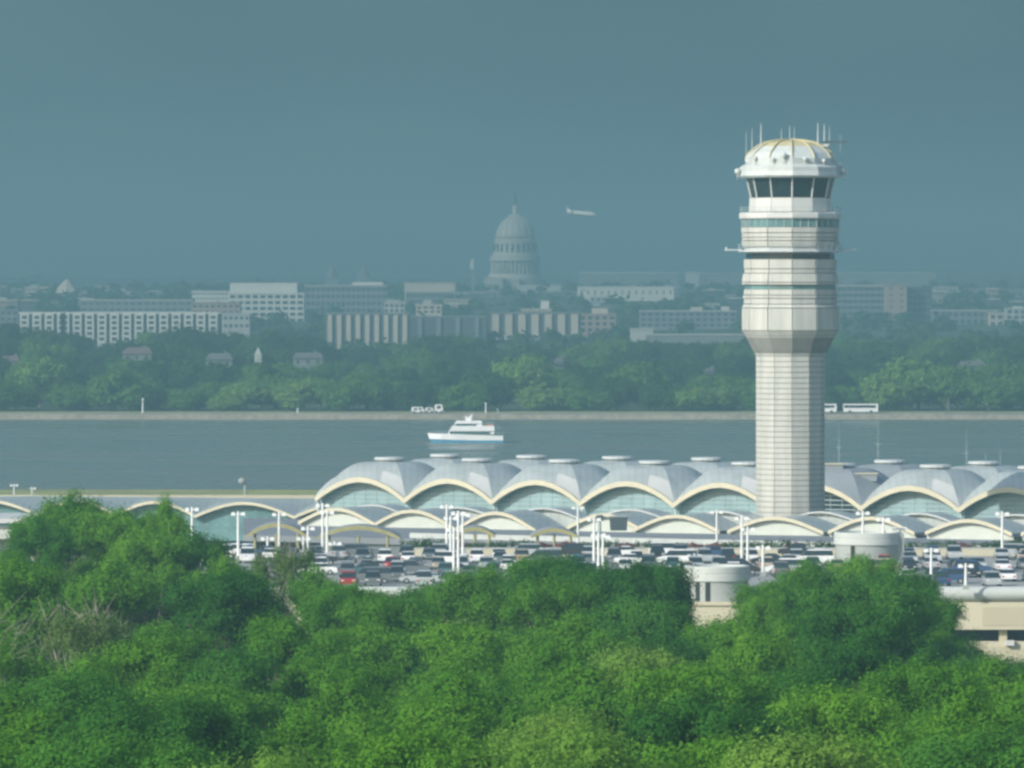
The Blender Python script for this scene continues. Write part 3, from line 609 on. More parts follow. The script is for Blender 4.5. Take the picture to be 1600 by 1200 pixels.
# kerb-side canopies in front of the hall
def canopy(x0, x1, yapex, yend, Yoff, dep, front, label, i, frame='cream', tilt=0):
    c = (x0 + x1) / 2; Yc = YT(c) - Yoff; e = empty('kerb_canopy', (XW(c, Yc), Yc, 11.6)); tag(e, label, 'canopy', 'arched canopies along the terminal kerb')
    A = Vector((XW(x0, Yc), Yc + 2.5)); B = Vector((XW(x1, Yc), Yc - 2.5)); d = (B - A).normalized(); n = Vector((-d.y, d.x))
    za = ZW(yapex, Yc); ze = ZW(yend, Yc); ns = 10
    def hh(s_): return ze + (za - ze) * math.sin(math.pi * (s_ * .94 + .03)) ** 1.15
    mb = MB(); vs = []
    for k in range(4):
        for q in range(ns + 1):
            p = A.lerp(B, q / ns) + n * dep * k / 3; vs.append((p.x, p.y, hh(q / ns) - .05))
    mb.add(vs, [(k * (ns + 1) + q, k * (ns + 1) + q + 1, (k + 1) * (ns + 1) + q + 1, (k + 1) * (ns + 1) + q) for k in range(3) for q in range(ns)], 'roof_metal')
    part(mb, 'roof', e)
    fb = MB(); h = .42 if front else .16
    for q in range(ns):
        vs = []
        for s_ in (q / ns, (q + 1) / ns):
            p = A.lerp(B, s_)
            for o_, dz in ((-.3, .1), (.35, .1), (.35, -h), (-.3, -h)): vs.append((p.x + n.x * o_, p.y + n.y * o_, hh(s_) + dz))
        fb.add(vs, [(0, 1, 2, 3), (4, 7, 6, 5), (0, 4, 5, 1), (1, 5, 6, 2), (2, 6, 7, 3), (3, 7, 4, 0)], 'cream' if front else 'white_metal')
    part(fb, 'arch_fascia', e)
    gb = MB()
    for q in range(ns):
        p = A.lerp(B, q / ns) + n * .6; r = A.lerp(B, (q + 1) / ns) + n * .6
        gb.add([(p.x, p.y, 11.4), (r.x, r.y, 11.4), (r.x, r.y, hh((q + 1) / ns) - .1), (p.x, p.y, hh(q / ns) - .1)], [(0, 1, 2, 3)], 'canopy_fill' if front else 'roof_metal')
    part(gb, 'gable_panel', e)
    for s_ in (.04, .96):
        p = A.lerp(B, s_) + n * 1; cb = MB(); cb.tube((p.x, p.y, 9), (p.x, p.y, hh(s_)), .2, .2, 'white_metal', 6); part(cb, 'column', e)
fr = [(466, 586, 794, 818), (572, 716, 797, 829), (712, 838, 800, 829), (884, 1004, 803, 828), (990, 1124, 805, 830), (1138, 1286, 808, 832), (1296, 1428, 808, 833), (1448, 1580, 812, 834), (1598, 1730, 814, 836)]
for i, a in enumerate(fr): canopy(*a, 88, 12, True, 'cream-edged arched kerb canopy in the front row before the big hall, %s from the left' % ordn(i), i)
bk = [(520, 645, 789, 812), (648, 782, 793, 812), (785, 915, 794, 815), (920, 1050, 796, 816), (1065, 1190, 799, 820), (1215, 1350, 800, 820), (1372, 1500, 802, 822), (1520, 1660, 804, 824)]
for i, a in enumerate(bk): canopy(*a, 71, 7, False, 'grey arched kerb canopy in the back row against the hall glass, %s from the left' % ordn(i), i)
# elevated roadway
mb = MB(); vs = []
for px in (380, 1750):
    for off in (128, 60): vs.append((XW(px, YT(px) - off), YT(px) - off, 11.5))
vs2 = [(x, y, 10.6) for x, y, z in vs]
mb.add(vs + vs2, [(0, 2, 3, 1), (4, 5, 7, 6), (0, 4, 6, 2), (1, 3, 7, 5), (0, 1, 5, 4), (2, 6, 7, 3)], 'road'); tag(mb.build('elevated_roadway'), kind='structure')
br = empty('road_barrier', (0, 930, 11.5)); tag(br, 'long pale barrier along the outer edge of the raised terminal roadway', 'barrier')
mb = MB(); a = Vector((XW(640, YT(640) - 126), YT(640) - 126)); b_ = Vector((XW(1750, YT(1750) - 126), YT(1750) - 126))
for k in range(40):
    p = a.lerp(b_, k / 40); q = a.lerp(b_, (k + .985) / 40); mb.add([(p.x, p.y, 11.5), (q.x, q.y, 11.5), (q.x, q.y + .4, 11.5), (p.x, p.y + .4, 11.5), (p.x, p.y, 12.25), (q.x, q.y, 12.25), (q.x, q.y + .3, 12.25), (p.x, p.y + .3, 12.25)], [(0, 3, 2, 1), (4, 5, 6, 7), (0, 1, 5, 4), (1, 2, 6, 5), (2, 3, 7, 6), (3, 0, 4, 7)], 'concrete_light')
part(mb, 'barrier_panel', br)
# ochre station shelters
for i, (px, wd, yt, yb) in enumerate(((432, 96, 818, 838), (560, 130, 822, 840), (742, 64, 824, 838), (866, 74, 826, 838))):
    Y = 893; e = empty('station_shelter', (XW(px, Y), Y, 9)); tag(e, 'ochre ribbed station shelter roof below the kerb canopies, %s from the left' % ordn(i), 'shelter', 'ochre station shelters')
    x0, x1 = XW(px - wd / 2, Y), XW(px + wd / 2, Y); z0, z1 = ZW(yb, Y), ZW(yt, Y); mb = MB(); ns = 12; vs = []
    for y in (Y, Y + 9):
        for k in range(ns + 1): vs.append((x0 + (x1 - x0) * k / ns, y, z0 + (z1 - z0) * math.sin(math.pi * k / ns) ** .8))
    mb.add(vs, [(k, k + 1, ns + 2 + k, ns + 1 + k) for k in range(ns)], 'grey_roof'); part(mb, 'roof', e)
    mb = MB()
    for k in range(ns):
        s0, s1 = k / ns, (k + 1) / ns
        za_, zb_ = [z0 + (z1 - z0) * math.sin(math.pi * s_) ** .8 for s_ in (s0, s1)]; xa, xb = x0 + (x1 - x0) * s0, x0 + (x1 - x0) * s1
        mb.add([(xa, Y - .15, max(z0 - .2, za_ - .5)), (xb, Y - .15, max(z0 - .2, zb_ - .5)), (xb, Y - .15, zb_ + .05), (xa, Y - .15, za_ + .05), (xa, Y + .2, max(z0 - .2, za_ - .5)), (xb, Y + .2, max(z0 - .2, zb_ - .5)), (xb, Y + .2, zb_ + .05), (xa, Y + .2, za_ + .05)],
               [(0, 1, 2, 3), (4, 7, 6, 5), (3, 2, 6, 7), (0, 4, 5, 1)], 'ochre')
    part(mb, 'arch_rim', e)
    for s_ in (.15, .5, .85):
        mb = MB(); x = x0 + (x1 - x0) * s_; mb.tube((x, Y + .5, 2), (x, Y + .5, z0 + .3), .2, .2, 'ochre', 6); part(mb, 'column', e)

# ------------------------------------------------------------------ parking garage
gar = empty('parking_garage', (10, 790, 2)); tag(gar, 'cream multi-storey parking garage with an open top deck full of cars', 'parking garage')
GX0, GX1, GY0, GY1 = XW(150, 790), XW(1760, 790), 747, 833
mb = MB(); mb.box((GX0, GY0, 13.5), (GX1, GY1, 14.0), 'deck'); part(mb, 'deck', gar)
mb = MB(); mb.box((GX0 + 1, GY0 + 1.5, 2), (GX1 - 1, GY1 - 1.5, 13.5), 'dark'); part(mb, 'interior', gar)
for z0, z1 in ((9.3, 12.45), (4.6, 7.9), (2, 3.2)):
    mb = MB(); mb.box((GX0, GY0 - 1.1, z0), (GX1, GY0 + .6, z1), 'cream_wall')
    x = GX0 + 2.3
    while x < GX1 - 8:
        mb.box((x, GY0 - 1.16, z0 + .45), (x + 6.2, GY0 - 1.1, z1 - .55), 'cream_panel'); x += 9.3
    part(mb, 'spandrel', gar)
mb = MB(); mb.box((XW(1062, 738), 737.6, 2), (XW(1172, 738), 745.6, ZW(941, 738)), 'cream_wall'); mb.box((XW(1062, 738) - .1, 737.4, ZW(946, 738)), (XW(1172, 738) + .1, 745.59, ZW(943.5, 738)), 'cream_panel'); part(mb, 'bay_wall', gar)
mb = MB(); mb.box((XW(1571, 745), 745.2, ZW(1009, 745)), (XW(1585, 745), 745.9, ZW(1001, 745)), 'white_paint'); part(mb, 'wall_cabinet', gar)
for k in range(13):
    x = GX0 + 1 + k * 9.6; mb = MB(); mb.box((x, GY0 - .2, 2), (x + .9, GY0 + .55, 13.5), 'cream_panel'); part(mb, 'column', gar)
mb = MB(); n = 12; vs = []
for cx0, cx1 in ((GX0, XW(1066, 746)), (XW(1175, 746), GX1)):
  mb = MB(); vs = []
  for x in (cx0, cx1):
    for k in range(n + 1):
        a = math.pi * k / n; vs.append((x, GY0 - .3 - math.sin(a) * 1.0, 13.35 + math.cos(a) * .88))
  mb.add(vs, [(k, k + 1, n + 2 + k, n + 1 + k) for k in range(n)] + [tuple(range(n + 1)), tuple(range(n + 1, 2 * n + 2))[::-1]], 'concrete_light'); o = part(mb, 'rolled_coping', gar); auto_smooth(o, 40)
mb = MB(); mb.box((XW(636, GY1), GY1 + .02, 13), (GX1, GY1 + .4, 14.95), 'cream_wall'); mb.box((XW(636, GY1), GY1 - .05, 14.95), (GX1, GY1 + .5, 15.05), 'concrete_light'); part(mb, 'rear_parapet', gar)
def stair(cx, cy, r, ztop, zrim, label, seed):
    e = empty('stair_tower', (cx, cy, 2)); tag(e, label, 'stair tower', 'round stair towers of the garage')
    mb = MB(); mb.lathe(cx, cy, [(r - .2, 2), (r - .2, zrim)], 'concrete', n=40); o = part(mb, 'drum', e); auto_smooth(o)
    mb = MB(); mb.lathe(cx, cy, [(r - .3, zrim), (r, zrim), (r, zrim + (ztop - zrim) * .45), (r - .05, zrim + (ztop - zrim) * .5), (r, zrim + (ztop - zrim) * .55), (r, ztop - .1), (r - .1, ztop), (r - .5, ztop), (r - .5, ztop - .3), (.1, ztop - .3)], 'concrete_light', n=40); o = part(mb, 'rim', e); auto_smooth(o)
    for a in seed:
        an = R(a); mb = MB(); x, y = cx + (r - .2) * math.sin(an), cy - (r - .2) * math.cos(an); mb.box((x - .28, y - .06, zrim - 3.6), (x + .28, y + .2, zrim - .1), 'dark', ang=an); part(mb, 'slot_window', e)
    return e
stair(XW(1120, 743), 743, 52 * 743 / F, ZW(886, 739), ZW(909, 739), 'round concrete stair tower with dark slots at the garage front, partly behind a tree', (-62, -38, -8 - 10))
e = stair(XW(1356, 822), 822, 53 * 822 / F, ZW(833, 818), ZW(852, 818), 'taller round concrete stair tower at the rear of the garage, right of the control tower', (-30,))
mb = MB(); mb.box((XW(1398, 821), 820, 12), (XW(1412, 821), 824, ZW(834, 820)), 'concrete'); part(mb, 'fin', e)
# planter and shrubs behind
mb = MB(); mb.box((XW(640, 838), 834.6, 12), (GX1, 838.5, 14.95), 'concrete'); tag(mb.build('planter'), 'long concrete planter trough behind the garage rear parapet', 'planter')
def shrub_proto(seed, leaf):
    rg = np.random.default_rng(seed); cs = np.array([(rg.uniform(-1.5, 1.5), rg.uniform(-.5, .5), rg.uniform(.2, .6)) for _ in range(7)]); rr = rg.uniform(.4, .75, 7)
    v = clumps(cs, rr, 220, .11, rg); me = quad_mesh('shrub', v, [leaf]); return me
sm = {'green': [shrub_proto(31, 'hedge_leaf'), shrub_proto(32, 'hedge_leaf')], 'red': [shrub_proto(33, 'red_leaf')]}
px = 646; k = 0
while px < 1640:
    Y = 836.5; kd = 'red' if (k % 4 == 2 or k in (7, 13)) else 'green'; me = rs.choice(sm[kd]); o = bpy.data.objects.new('shrub', me); COL.objects.link(o)
    o.location = (XW(px, Y), Y, 14.9); o.rotation_euler.z = rs.choice([0, math.pi]); o.scale = (1, 1, rs.uniform(.7, 1.3))
    if abs(px - 1356) < 45: o.scale.z = .6
    tag(o, '%s shrub in the planter behind the garage, %s from the left' % ('reddish flowering' if kd == 'red' else 'clipped green', ordn(k)), 'shrub', 'planter shrubs behind the garage'); px += rs.uniform(30, 36); k += 1

# ------------------------------------------------------------------ cars
def smoothprof(pts): return pts
def car_proto(kind):
    e = empty('parked_car', (0, 0, 0)); L, Wd = {'sedan': (4.7, 1.8), 'suv': (4.7, 1.9), 'van': (5.0, 1.95), 'pickup': (5.3, 1.95)}[kind]; h = L / 2; w2 = Wd / 2
    def shell(name, poly, wb, wt, mt, parent):
        mb = MB(); n = len(poly); vs = []
        zs = [z for _, z in poly]; z0, z1 = min(zs), max(zs)
        for sgn in (-1, 1):
            for x, z in poly:
                t_ = (z - z0) / (z1 - z0 + 1e-6); vs.append((x, sgn * (wb + (wt - wb) * t_), z))
        mb.add(vs, [tuple(range(n))[::-1], tuple(range(n, 2 * n))] + [(i, (i + 1) % n, n + (i + 1) % n, n + i) for i in range(n)], mt); return mb.build(name, parent)
    if kind == 'sedan':
        body = [(-h, .35), (-h, .62), (-h + .1, .78), (-h + 1.2, .92), (h - 1.0, 1.0), (h - .1, .92), (h, .7), (h, .35)]
        gh = [(-h + 1.15, .90), (-h + 1.95, 1.36), (-h + 2.2, 1.42), (h - 1.65, 1.42), (h - 1.4, 1.36), (h - .75, .98)]; rf = [(-h + 1.95, 1.375), (-h + 2.2, 1.45), (h - 1.65, 1.45), (h - 1.4, 1.375)]
    elif kind == 'suv':
        body = [(-h, .4), (-h, .85), (-h + .15, 1.0), (-h + 1.1, 1.1), (h - .1, 1.15), (h, .9), (h, .4)]
        gh = [(-h + 1.05, 1.08), (-h + 1.7, 1.66), (-h + 1.9, 1.72), (h - .5, 1.72), (h - .35, 1.66), (h - .08, 1.13)]; rf = [(-h + 1.7, 1.68), (-h + 1.9, 1.78), (h - .5, 1.78), (h - .35, 1.68)]
    elif kind == 'van':
        body = [(-h, .4), (-h, .9), (-h + .9, 1.2), (h - .05, 1.22), (h, .9), (h, .4)]
        gh = [(-h + .85, 1.18), (-h + 1.7, 1.86), (h - .3, 1.9), (h - .1, 1.2)]; rf = [(-h + 1.65, 1.84), (-h + 1.9, 1.98), (h - .4, 1.98), (h - .28, 1.86)]
    else:
        body = [(-h, .5), (-h, .95), (-h + .1, 1.08), (-h + 1.3, 1.15), (h - .05, 1.15), (h, .9), (h, .5)]
        gh = [(-h + 1.25, 1.12), (-h + 1.9, 1.74), (-h + 2.1, 1.8), (.65, 1.8), (.85, 1.72), (.95, 1.13)]; rf = [(-h + 1.9, 1.76), (-h + 2.1, 1.85), (.65, 1.85), (.85, 1.76)]
    shell('body', body, w2, w2 * .95, 'paint_white', e); shell('windows', gh, w2 * .92, w2 * .74, 'car_glass', e); shell('roof', rf, w2 * .77, w2 * .72, 'paint_white', e)
    for sx in (-h + .85, h - .85):
        for sy in (-1, 1):
            mb = MB(); mb.tube((sx, sy * (w2 - .18), .33), (sx, sy * (w2 + .02), .33), .33, .33, 'tyre', 14); wh = mb.build('wheel', e)
            mb = MB(); mb.tube((sx, sy * (w2 - .0), .33), (sx, sy * (w2 + .035), .33), .2, .18, 'rim', 10); mb.build('rim', wh)
    zl = body[2][1] - .12 if kind != 'van' else .85
    for sy in (-1, 1):
        mb = MB(); mb.box((-h - .03, sy * (w2 - .3) - .18, zl - .12), (-h + .06, sy * (w2 - .3) + .18, zl), 'lamp_glass'); mb.build('headlight', e)
        mb = MB(); mb.box((h - .06, sy * (w2 - .25) - .14, zl - .12), (h + .03, sy * (w2 - .25) + .14, zl + .06), 'red_lens'); mb.build('tail_light', e)
    return e
protos = {k: car_proto(k) for k in ('sedan', 'suv', 'van', 'pickup')}
for p in protos.values(): p.location = (0, -3000, 0)
mcache = {}
def car(kind, colour, x, y, rz, label, group, z=14.0):
    o = copy_tree(protos[kind]); o.location = (x, y, z); o.rotation_euler.z = rz
    for ch in o.children:
        if ch.name.split('.')[0] in ('body', 'roof'):
            key = (kind, colour, ch.name.split('.')[0])
            if key not in mcache: me = ch.data.copy(); me.materials[0] = M['paint_' + colour]; mcache[key] = me
            ch.data = mcache[key]
    tag(o, label, {'pickup': 'pickup truck', 'van': 'van', 'suv': 'car', 'sedan': 'car'}[kind], group)
    return o
skyl = [(0, 860), (350, 868), (420, 862), (520, 880), (560, 905), (620, 925), (670, 905), (800, 890), (880, 886), (960, 893), (1010, 888), (1060, 900), (1090, 930), (1170, 905), (1262, 868), (1400, 880), (1450, 905), (1470, 925), (1700, 930)]
def sk(px): return np.interp(px, [p[0] for p in skyl], [p[1] for p in skyl])
drw = ['front', 'second', 'third', 'fourth', 'fifth', 'sixth', 'seventh', 'eighth', 'ninth', 'rear']
ci = 0
for r_, Y in enumerate((751, 759, 765, 775, 781, 791, 797, 807, 813.5, 823, 829)):
    rn = ('%s row' % ordn(r_)); k = 0; x = XW(352, Y)
    side = r_ % 3 == 1
    while x < XW(1625, Y):
        px = x * F / Y + 800; yb = HZ + 36 * F / Y; st = 5.6 if side else 2.85
        if yb - 22 < sk(px) and rs.random() < .62 and not (abs(px - 1120) < 60 and Y < 770) and not (abs(px - 1356) < 62 and Y > 803):
            kind = rs.choices(['sedan', 'suv', 'van', 'pickup'], [5, 4, 1, 1])[0]
            colr = rs.choices(['white', 'silver', 'grey', 'black', 'blue', 'red', 'tan', 'teal'], [7, 7, 6, 4, 2.5, 1.0, 1, 1.5])[0]
            if px < 420: kind, colr = rs.choice(['suv', 'van']), 'white'
            rz = (0 if rs.random() < .5 else math.pi) if side else (math.pi / 2 if rs.random() < .5 else -math.pi / 2)
            rz += rs.uniform(-.03, .03) + (0 if side else 0)
            car(kind, colr, x, Y + rs.uniform(-.25, .25), rz, "%s %s, %s from left in the garage deck's %s" % (colr, {'suv': 'tall estate car', 'van': 'minivan', 'sedan': 'saloon car', 'pickup': 'pickup truck'}[kind], ordn(k), rn), 'cars parked on the garage deck')
            k += 1; ci += 1
        x += st + rs.uniform(-.1, .15)
print('cars', ci)
for p in list(protos.values()):
    for ch in list(p.children_recursive): bpy.data.objects.remove(ch)
    bpy.data.objects.remove(p)

# ------------------------------------------------------------------ light poles
def pole(px, yt, yb, label, heads=2, z=None, r=.16, arm=.62, name='light_pole', grp='light poles around the garage'):
    z = z if z is not None else (14.0 if yb > 866 else 11.5); Y = (CZ - z) * F / (yb - HZ)
    h = ZW(yt, Y) - z; e = empty(name, (XW(px, Y), Y, z)); tag(e, label, 'light pole', grp)
    mb = MB(); mb.tube((0, 0, 0), (0, 0, h), r * 1.15, r * .8, 'pole', 8); mb.box((-.35, -.35, 0), (.35, .35, .5), 'concrete'); mb.build('shaft', e)
    mb = MB(); mb.tube((-arm, 0, h - .35), (arm, 0, h - .35), .07, .07, 'pole', 6); mb.build('arm', e)
    for s_ in ((-1, 1) if heads == 2 else (1,)):
        mb = MB(); mb.frust((s_ * arm - .27, -.25), (s_ * arm + .27, .25), (s_ * arm - .22, -.2), (s_ * arm + .22, .2), h - .52, h - .12, 'pole'); mb.build('lamp_head', e)
pl = [(300, 792, 868), (372, 799, 875), (436, 800, 868), (418, 838, 869), (474, 838, 873), (481, 822, 872), (504, 786, 874), (511, 797, 876), (523, 846, 874), (698, 788, 868), (704, 806, 880), (709, 824, 903), (716, 798, 905), (723, 801, 887), (903, 790, 860), (928, 808, 884), (935, 832, 909), (942, 835, 905),
      (1085, 865, 889), (1120, 797, 864), (1159, 806, 890), (1168, 823, 892), (1192, 852, 900), (1348, 798, 876), (1380, 808, 873), (1406, 822, 872), (1455, 856, 910), (1509, 880, 921), (1566, 799, 873)]
for i, a in enumerate(pl): pole(*a, 'slender white twin-headed light pole around the parking deck, %s from the left' % ordn(i))
pole(22, 756, 776, 'short twin-headed light pole on the airfield at the far left', z=2.0, r=.14, grp='airfield poles'); pole(50, 761, 773, 'small single-headed light pole on the airfield grass, near the left edge', heads=1, z=2.0, r=.14, grp='airfield poles')
e = empty('airfield_mast', P(383, 778, 1400)); e.location.z = 2; tag(e, 'grey airfield mast with a round dish on top, above the low concourse', 'mast')
h = ZW(751, 1400) - 2; mb = MB(); mb.tube((0, 0, 0), (0, 0, h), .3, .25, 'concrete', 8); mb.build('pole', e)
mb = MB(); mb.lathe(-.6, -.2, [(.1, h - .9), (.8, h - .4), (.9, h + .1), (.6, h + .5), (.1, h + .6)], 'concrete', n=12); mb.build('dish', e)
for i, (px, yt) in enumerate(((1372, 655), (1510, 672), (1540, 706), (1563, 700), (1311, 660))):
    Y = 1150; e = empty('antenna_mast', (XW(px, Y), Y, 2)); tag(e, 'thin faint mast standing behind the terminal roof, %s from the left' % ordn(i), 'mast', 'masts behind the terminal'); h = ZW(yt, Y) - 2
    mb = MB(); mb.tube((0, 0, 0), (0, 0, h * .6), .12, .08, 'rail', 6); mb.tube((0, 0, h * .6), (0, 0, h), .08, .03, 'rail', 6); mb.build('pole', e)
    mb = MB(); mb.box((-.5, -.05, h * .8), (.5, .05, h * .8 + .08), 'rail'); mb.build('crossarm', e)
# sign gantry, seen from the back
Y = 905; e = empty('sign_gantry', (XW(937, Y), Y, 11.5)); tag(e, 'dark road sign seen from behind, hung beside a pole above the terminal roadway', 'sign')
mb = MB(); mb.tube((0, 0, 0), (0, 0, ZW(804, Y) - 11.5), .25, .2, 'rail', 8); mb.tube((0, 0, ZW(808, Y) - 11.5), (4, 0, ZW(808, Y) - 11.5), .12, .12, 'rail', 6); mb.build('frame', e)
x0 = XW(952, Y) - XW(937, Y); x1 = XW(981, Y) - XW(937, Y); mb = MB(); mb.frust((x0 + .15, -.5), (x1 - .15, 0), (x0, -.5), (x1, 0), ZW(829, Y) - 11.5, ZW(808, Y) - 11.5, 'sign_back'); mb.box((x0, -.55, ZW(808, Y) - 11.45), (x1, .05, ZW(807, Y) - 11.4), 'rail'); mb.build('sign_panel', e)
mb = MB(); mb.box((-.5, -.4, ZW(814, Y) - 11.5), (.5, .3, ZW(805, Y) - 11.5), 'sign_back'); mb.build('control_box', e)

# ------------------------------------------------------------------ boat
BY = 1940.0
def bx(px): return XW(px, BY) - XW(728, BY)
def bz(y): return (692.5 - y) * BY / F
boat = empty('ferry_boat', (XW(728, BY), BY, 0)); tag(boat, 'white three-deck excursion catamaran with blue waterline cruising left on the river', 'boat')
def hull(mb, prof_top, prof_bot, y0, y1, mt):
    # sides pinched at the bow
    n = len(prof_top); vs = []
    for (x, z) in prof_top + prof_bot[::-1]:
        t_ = min(1, max(.06, (x - bx(667)) / (bx(700) - bx(667)))) ** .6; m_ = (y0 + y1) / 2; vs.append((x, m_ + (y0 - m_) * t_, z)); 
    k = len(vs)
    for (x, z) in prof_top + prof_bot[::-1]:
        t_ = min(1, max(.06, (x - bx(667)) / (bx(700) - bx(667)))) ** .6; m_ = (y0 + y1) / 2; vs.append((x, m_ + (y1 - m_) * t_, z))
    fs = []
    for i in range(n - 1): fs.append((i, i + 1, 2 * n - 2 - i, 2 * n - 1 - i)); fs.append((k + i, k + 2 * n - 1 - i, k + 2 * n - 2 - i, k + i + 1)); fs.append((i, k + i, k + i + 1, i + 1)); fs.append((2 * n - 1 - i, 2 * n - 2 - i, k + 2 * n - 2 - i, k + 2 * n - 1 - i))
    fs.append((0, 2 * n - 1, k + 2 * n - 1, k)); fs.append((n - 1, k + n - 1, k + n, n)); mb.add(vs, fs, mt)
mb = MB(); xs_ = [668, 676, 690, 710, 740, 765, 786]
hull(mb, [(bx(x), bz(677.5 + (x - 668) * .035)) for x in xs_], [(bx(x + (3 if x == 668 else 0)), bz(686.5 + min(2, (x - 668) * .03))) for x in xs_], -3.6, 3.6, 'hull_white'); mb.build('hull', boat)
mb = MB()
for c in (-2.4, 2.4): hull(mb, [(bx(x + 4 if x < 680 else x), bz(688)) for x in xs_], [(bx(x + 9 if x < 680 else x), -.5) for x in xs_], c - 1.1, c + 1.1, 'hull_blue')
mb.build('pontoon', boat)
def bbox(name, x0, x1, yb, yt, w_, mt, fr=0, bk_=0, parent=boat, sub=None):
    mb = MB(); mb.frust((bx(x0), -w_), (bx(x1), w_), (bx(x0 + fr), -w_ * .95), (bx(x1 - bk_), w_ * .95), bz(yb), bz(yt), mt); return mb.build(name, parent)
c1 = bbox('main_cabin', 700, 767, 679, 674, 3.0, 'hull_white', 1); 
mb = MB()
for x in np.arange(703, 762, 5.2): mb.box((bx(x), -3.06, bz(678.6)), (bx(x + 4.7), 3.06, bz(675.4)), 'boat_glass')
mb.build('window', c1)
c2 = bbox('upper_deck', 701, 773, 674, 666, 3.3, 'hull_white', 6, 1)
c3 = bbox('upper_cabin', 709, 750, 666.5, 662.5, 2.7, 'hull_white', 2)
mb = MB()
for x in np.arange(712, 744, 5.5): mb.box((bx(x), -2.76, bz(666)), (bx(x + 5), 2.76, bz(663.2)), 'boat_glass')
mb.build('window', c3)
bbox('wheelhouse_roof', 710, 753, 662.5, 658, 2.9, 'hull_white', 3, 0)
mb = MB(); mb.ext_y([(bx(727), bz(658)), (bx(727), bz(650)), (bx(731), bz(654)), (bx(739), bz(646)), (bx(736), bz(658))], -.3, .3, 'hull_white'); mb.tube((bx(733), 0, bz(652)), (bx(733), 0, bz(643)), .06, .04, 'rail', 5); mb.build('mast', boat)
bbox('aft_post', 765, 772, 679, 674, 3.0, 'hull_white'); bbox('cabin_post', 750, 753, 666, 658, 2.8, 'hull_white')
for y in (-3.1, 3.1):
    mb = MB()
    for x in range(754, 774, 3): mb.tube((bx(x), y, bz(666)), (bx(x), y, bz(661.5)), .04, .04, 'rail', 4)
    mb.tube((bx(753), y, bz(661.5)), (bx(773), y, bz(661.5)), .05, .05, 'rail', 4); mb.tube((bx(753), y, bz(663.8)), (bx(773), y, bz(663.8)), .04, .04, 'rail', 4); mb.build('railing', boat)
    mb = MB()
    for x in range(774, 787, 3): mb.tube((bx(x), y, bz(682)), (bx(x), y, bz(676)), .04, .04, 'rail', 4)
    mb.tube((bx(772), y, bz(676)), (bx(786), y, bz(677)), .05, .05, 'rail', 4); mb.build('railing', boat)
    mb = MB()
    for x in range(672, 700, 5): mb.tube((bx(x), y * .6, bz(678)), (bx(x), y * .6, bz(674.5)), .035, .035, 'rail', 4)
    mb.tube((bx(672), y * .6, bz(674.5)), (bx(697), y * .6, bz(674.5)), .035, .035, 'rail', 4); mb.build('railing', boat)
mb = MB(); mb.box((bx(757), -1.6, bz(666)), (bx(770), 1.6, bz(663.6)), 'orange'); mb.build('deck_bench', boat)
mb = MB(); mb.tube((bx(779), 0, bz(681)), (bx(778), 0, bz(663)), .08, .05, 'white_metal', 5); mb.tube((bx(779), 0, bz(672)), (bx(784), 0, bz(669)), .05, .05, 'white_metal', 5); mb.build('davit', boat)
mb = MB(); rg = np.random.default_rng(3)
for _ in range(70):
    x = bx(792 + abs(rg.normal()) * 14); y = rg.normal() * 1.6; l = rg.uniform(.3, 1.4); mb.add([(x, y, .06), (x + l, y - .8, .12), (x + l * 1.6, y + .2, .1), (x + l * .4, y + 1.2, .08)], [(0, 1, 2, 3)], 'foam')
for _ in range(60):
    x = bx(rg.uniform(672, 790)); y = -3.9 - abs(rg.normal()) * .8; l = rg.uniform(.3, 1.1); mb.add([(x, y, .05), (x + l, y - .12, .07), (x + l * 1.4, y + .05, .06), (x + l * .4, y + .15, .05)], [(0, 1, 2, 3)], 'foam')
o = mb.build('wake_foam'); o.location = boat.location; tag(o, 'white wake foam trailing on the water behind the boat', 'wake', kind='stuff')

# ------------------------------------------------------------------ far bank vehicles and posts
def coach(x0, x1, label, Y=2262):
    e = empty('coach', (XW((x0 + x1) / 2, Y), Y, 2.0)); L = (x1 - x0) * Y / F; h = L / 2; tag(e, label, 'coach', 'white coaches on the far bank')
    mb = MB(); mb.box((-h, 0, .45), (h, 2.5, 1.75), 'hull_white'); mb.box((-h, 0, 2.75), (h, 2.5, 3.2), 'hull_white'); mb.box((h - .7, 0, 1.75), (h, 2.5, 2.75), 'hull_white'); mb.box((-h, .02, 1.75), (-h + .25, 2.48, 2.75), 'hull_white'); mb.build('body', e)
    mb = MB(); mb.box((-h + .25, .06, 1.75), (h - .7, 2.44, 2.75), 'far_glass'); mb.build('windows', e)
    for x in (-h * .62, h * .6):
        for y in (0, 2.3): mb = MB(); mb.tube((x, y - .02, .5), (x, y + .25, .5), .5, .5, 'tyre', 12); mb.build('wheel', e)
coach(1318, 1372, 'white coach with dark window band parked on the far bank right of the tower'); coach(1268, 1307, 'white coach half hidden behind the control tower shaft on the far bank')
def far_van(x0, x1, yt, label, Y=2262, cab=1):
    e = empty('panel_van', (XW((x0 + x1) / 2, Y), Y, 2.0)); L = (x1 - x0) * Y / F; h = L / 2; H = ZW(yt, Y) - 2; tag(e, label, 'van', 'white vans on the far bank')
    mb = MB(); mb.ext_y([(-h, .4), (h, .4), (h, H * .6), (h - .4 * cab, H), (-h + .3, H), (-h, H * .85)], 0, 2.1, 'hull_white'); mb.build('body', e)
    mb = MB(); mb.box((h - 1.8, -.04, H * .55), (h - .7, 2.14, H * .85), 'far_glass'); mb.box((-h + .8, -.04, H * .5), (-h + 2.0, 2.14, H * .8), 'far_glass'); mb.build('windows', e)
    for x in (-h * .6, h * .6): mb = MB(); mb.tube((x, -.03, .42), (x, .3, .42), .42, .42, 'tyre', 12); mb.build('wheel', e)
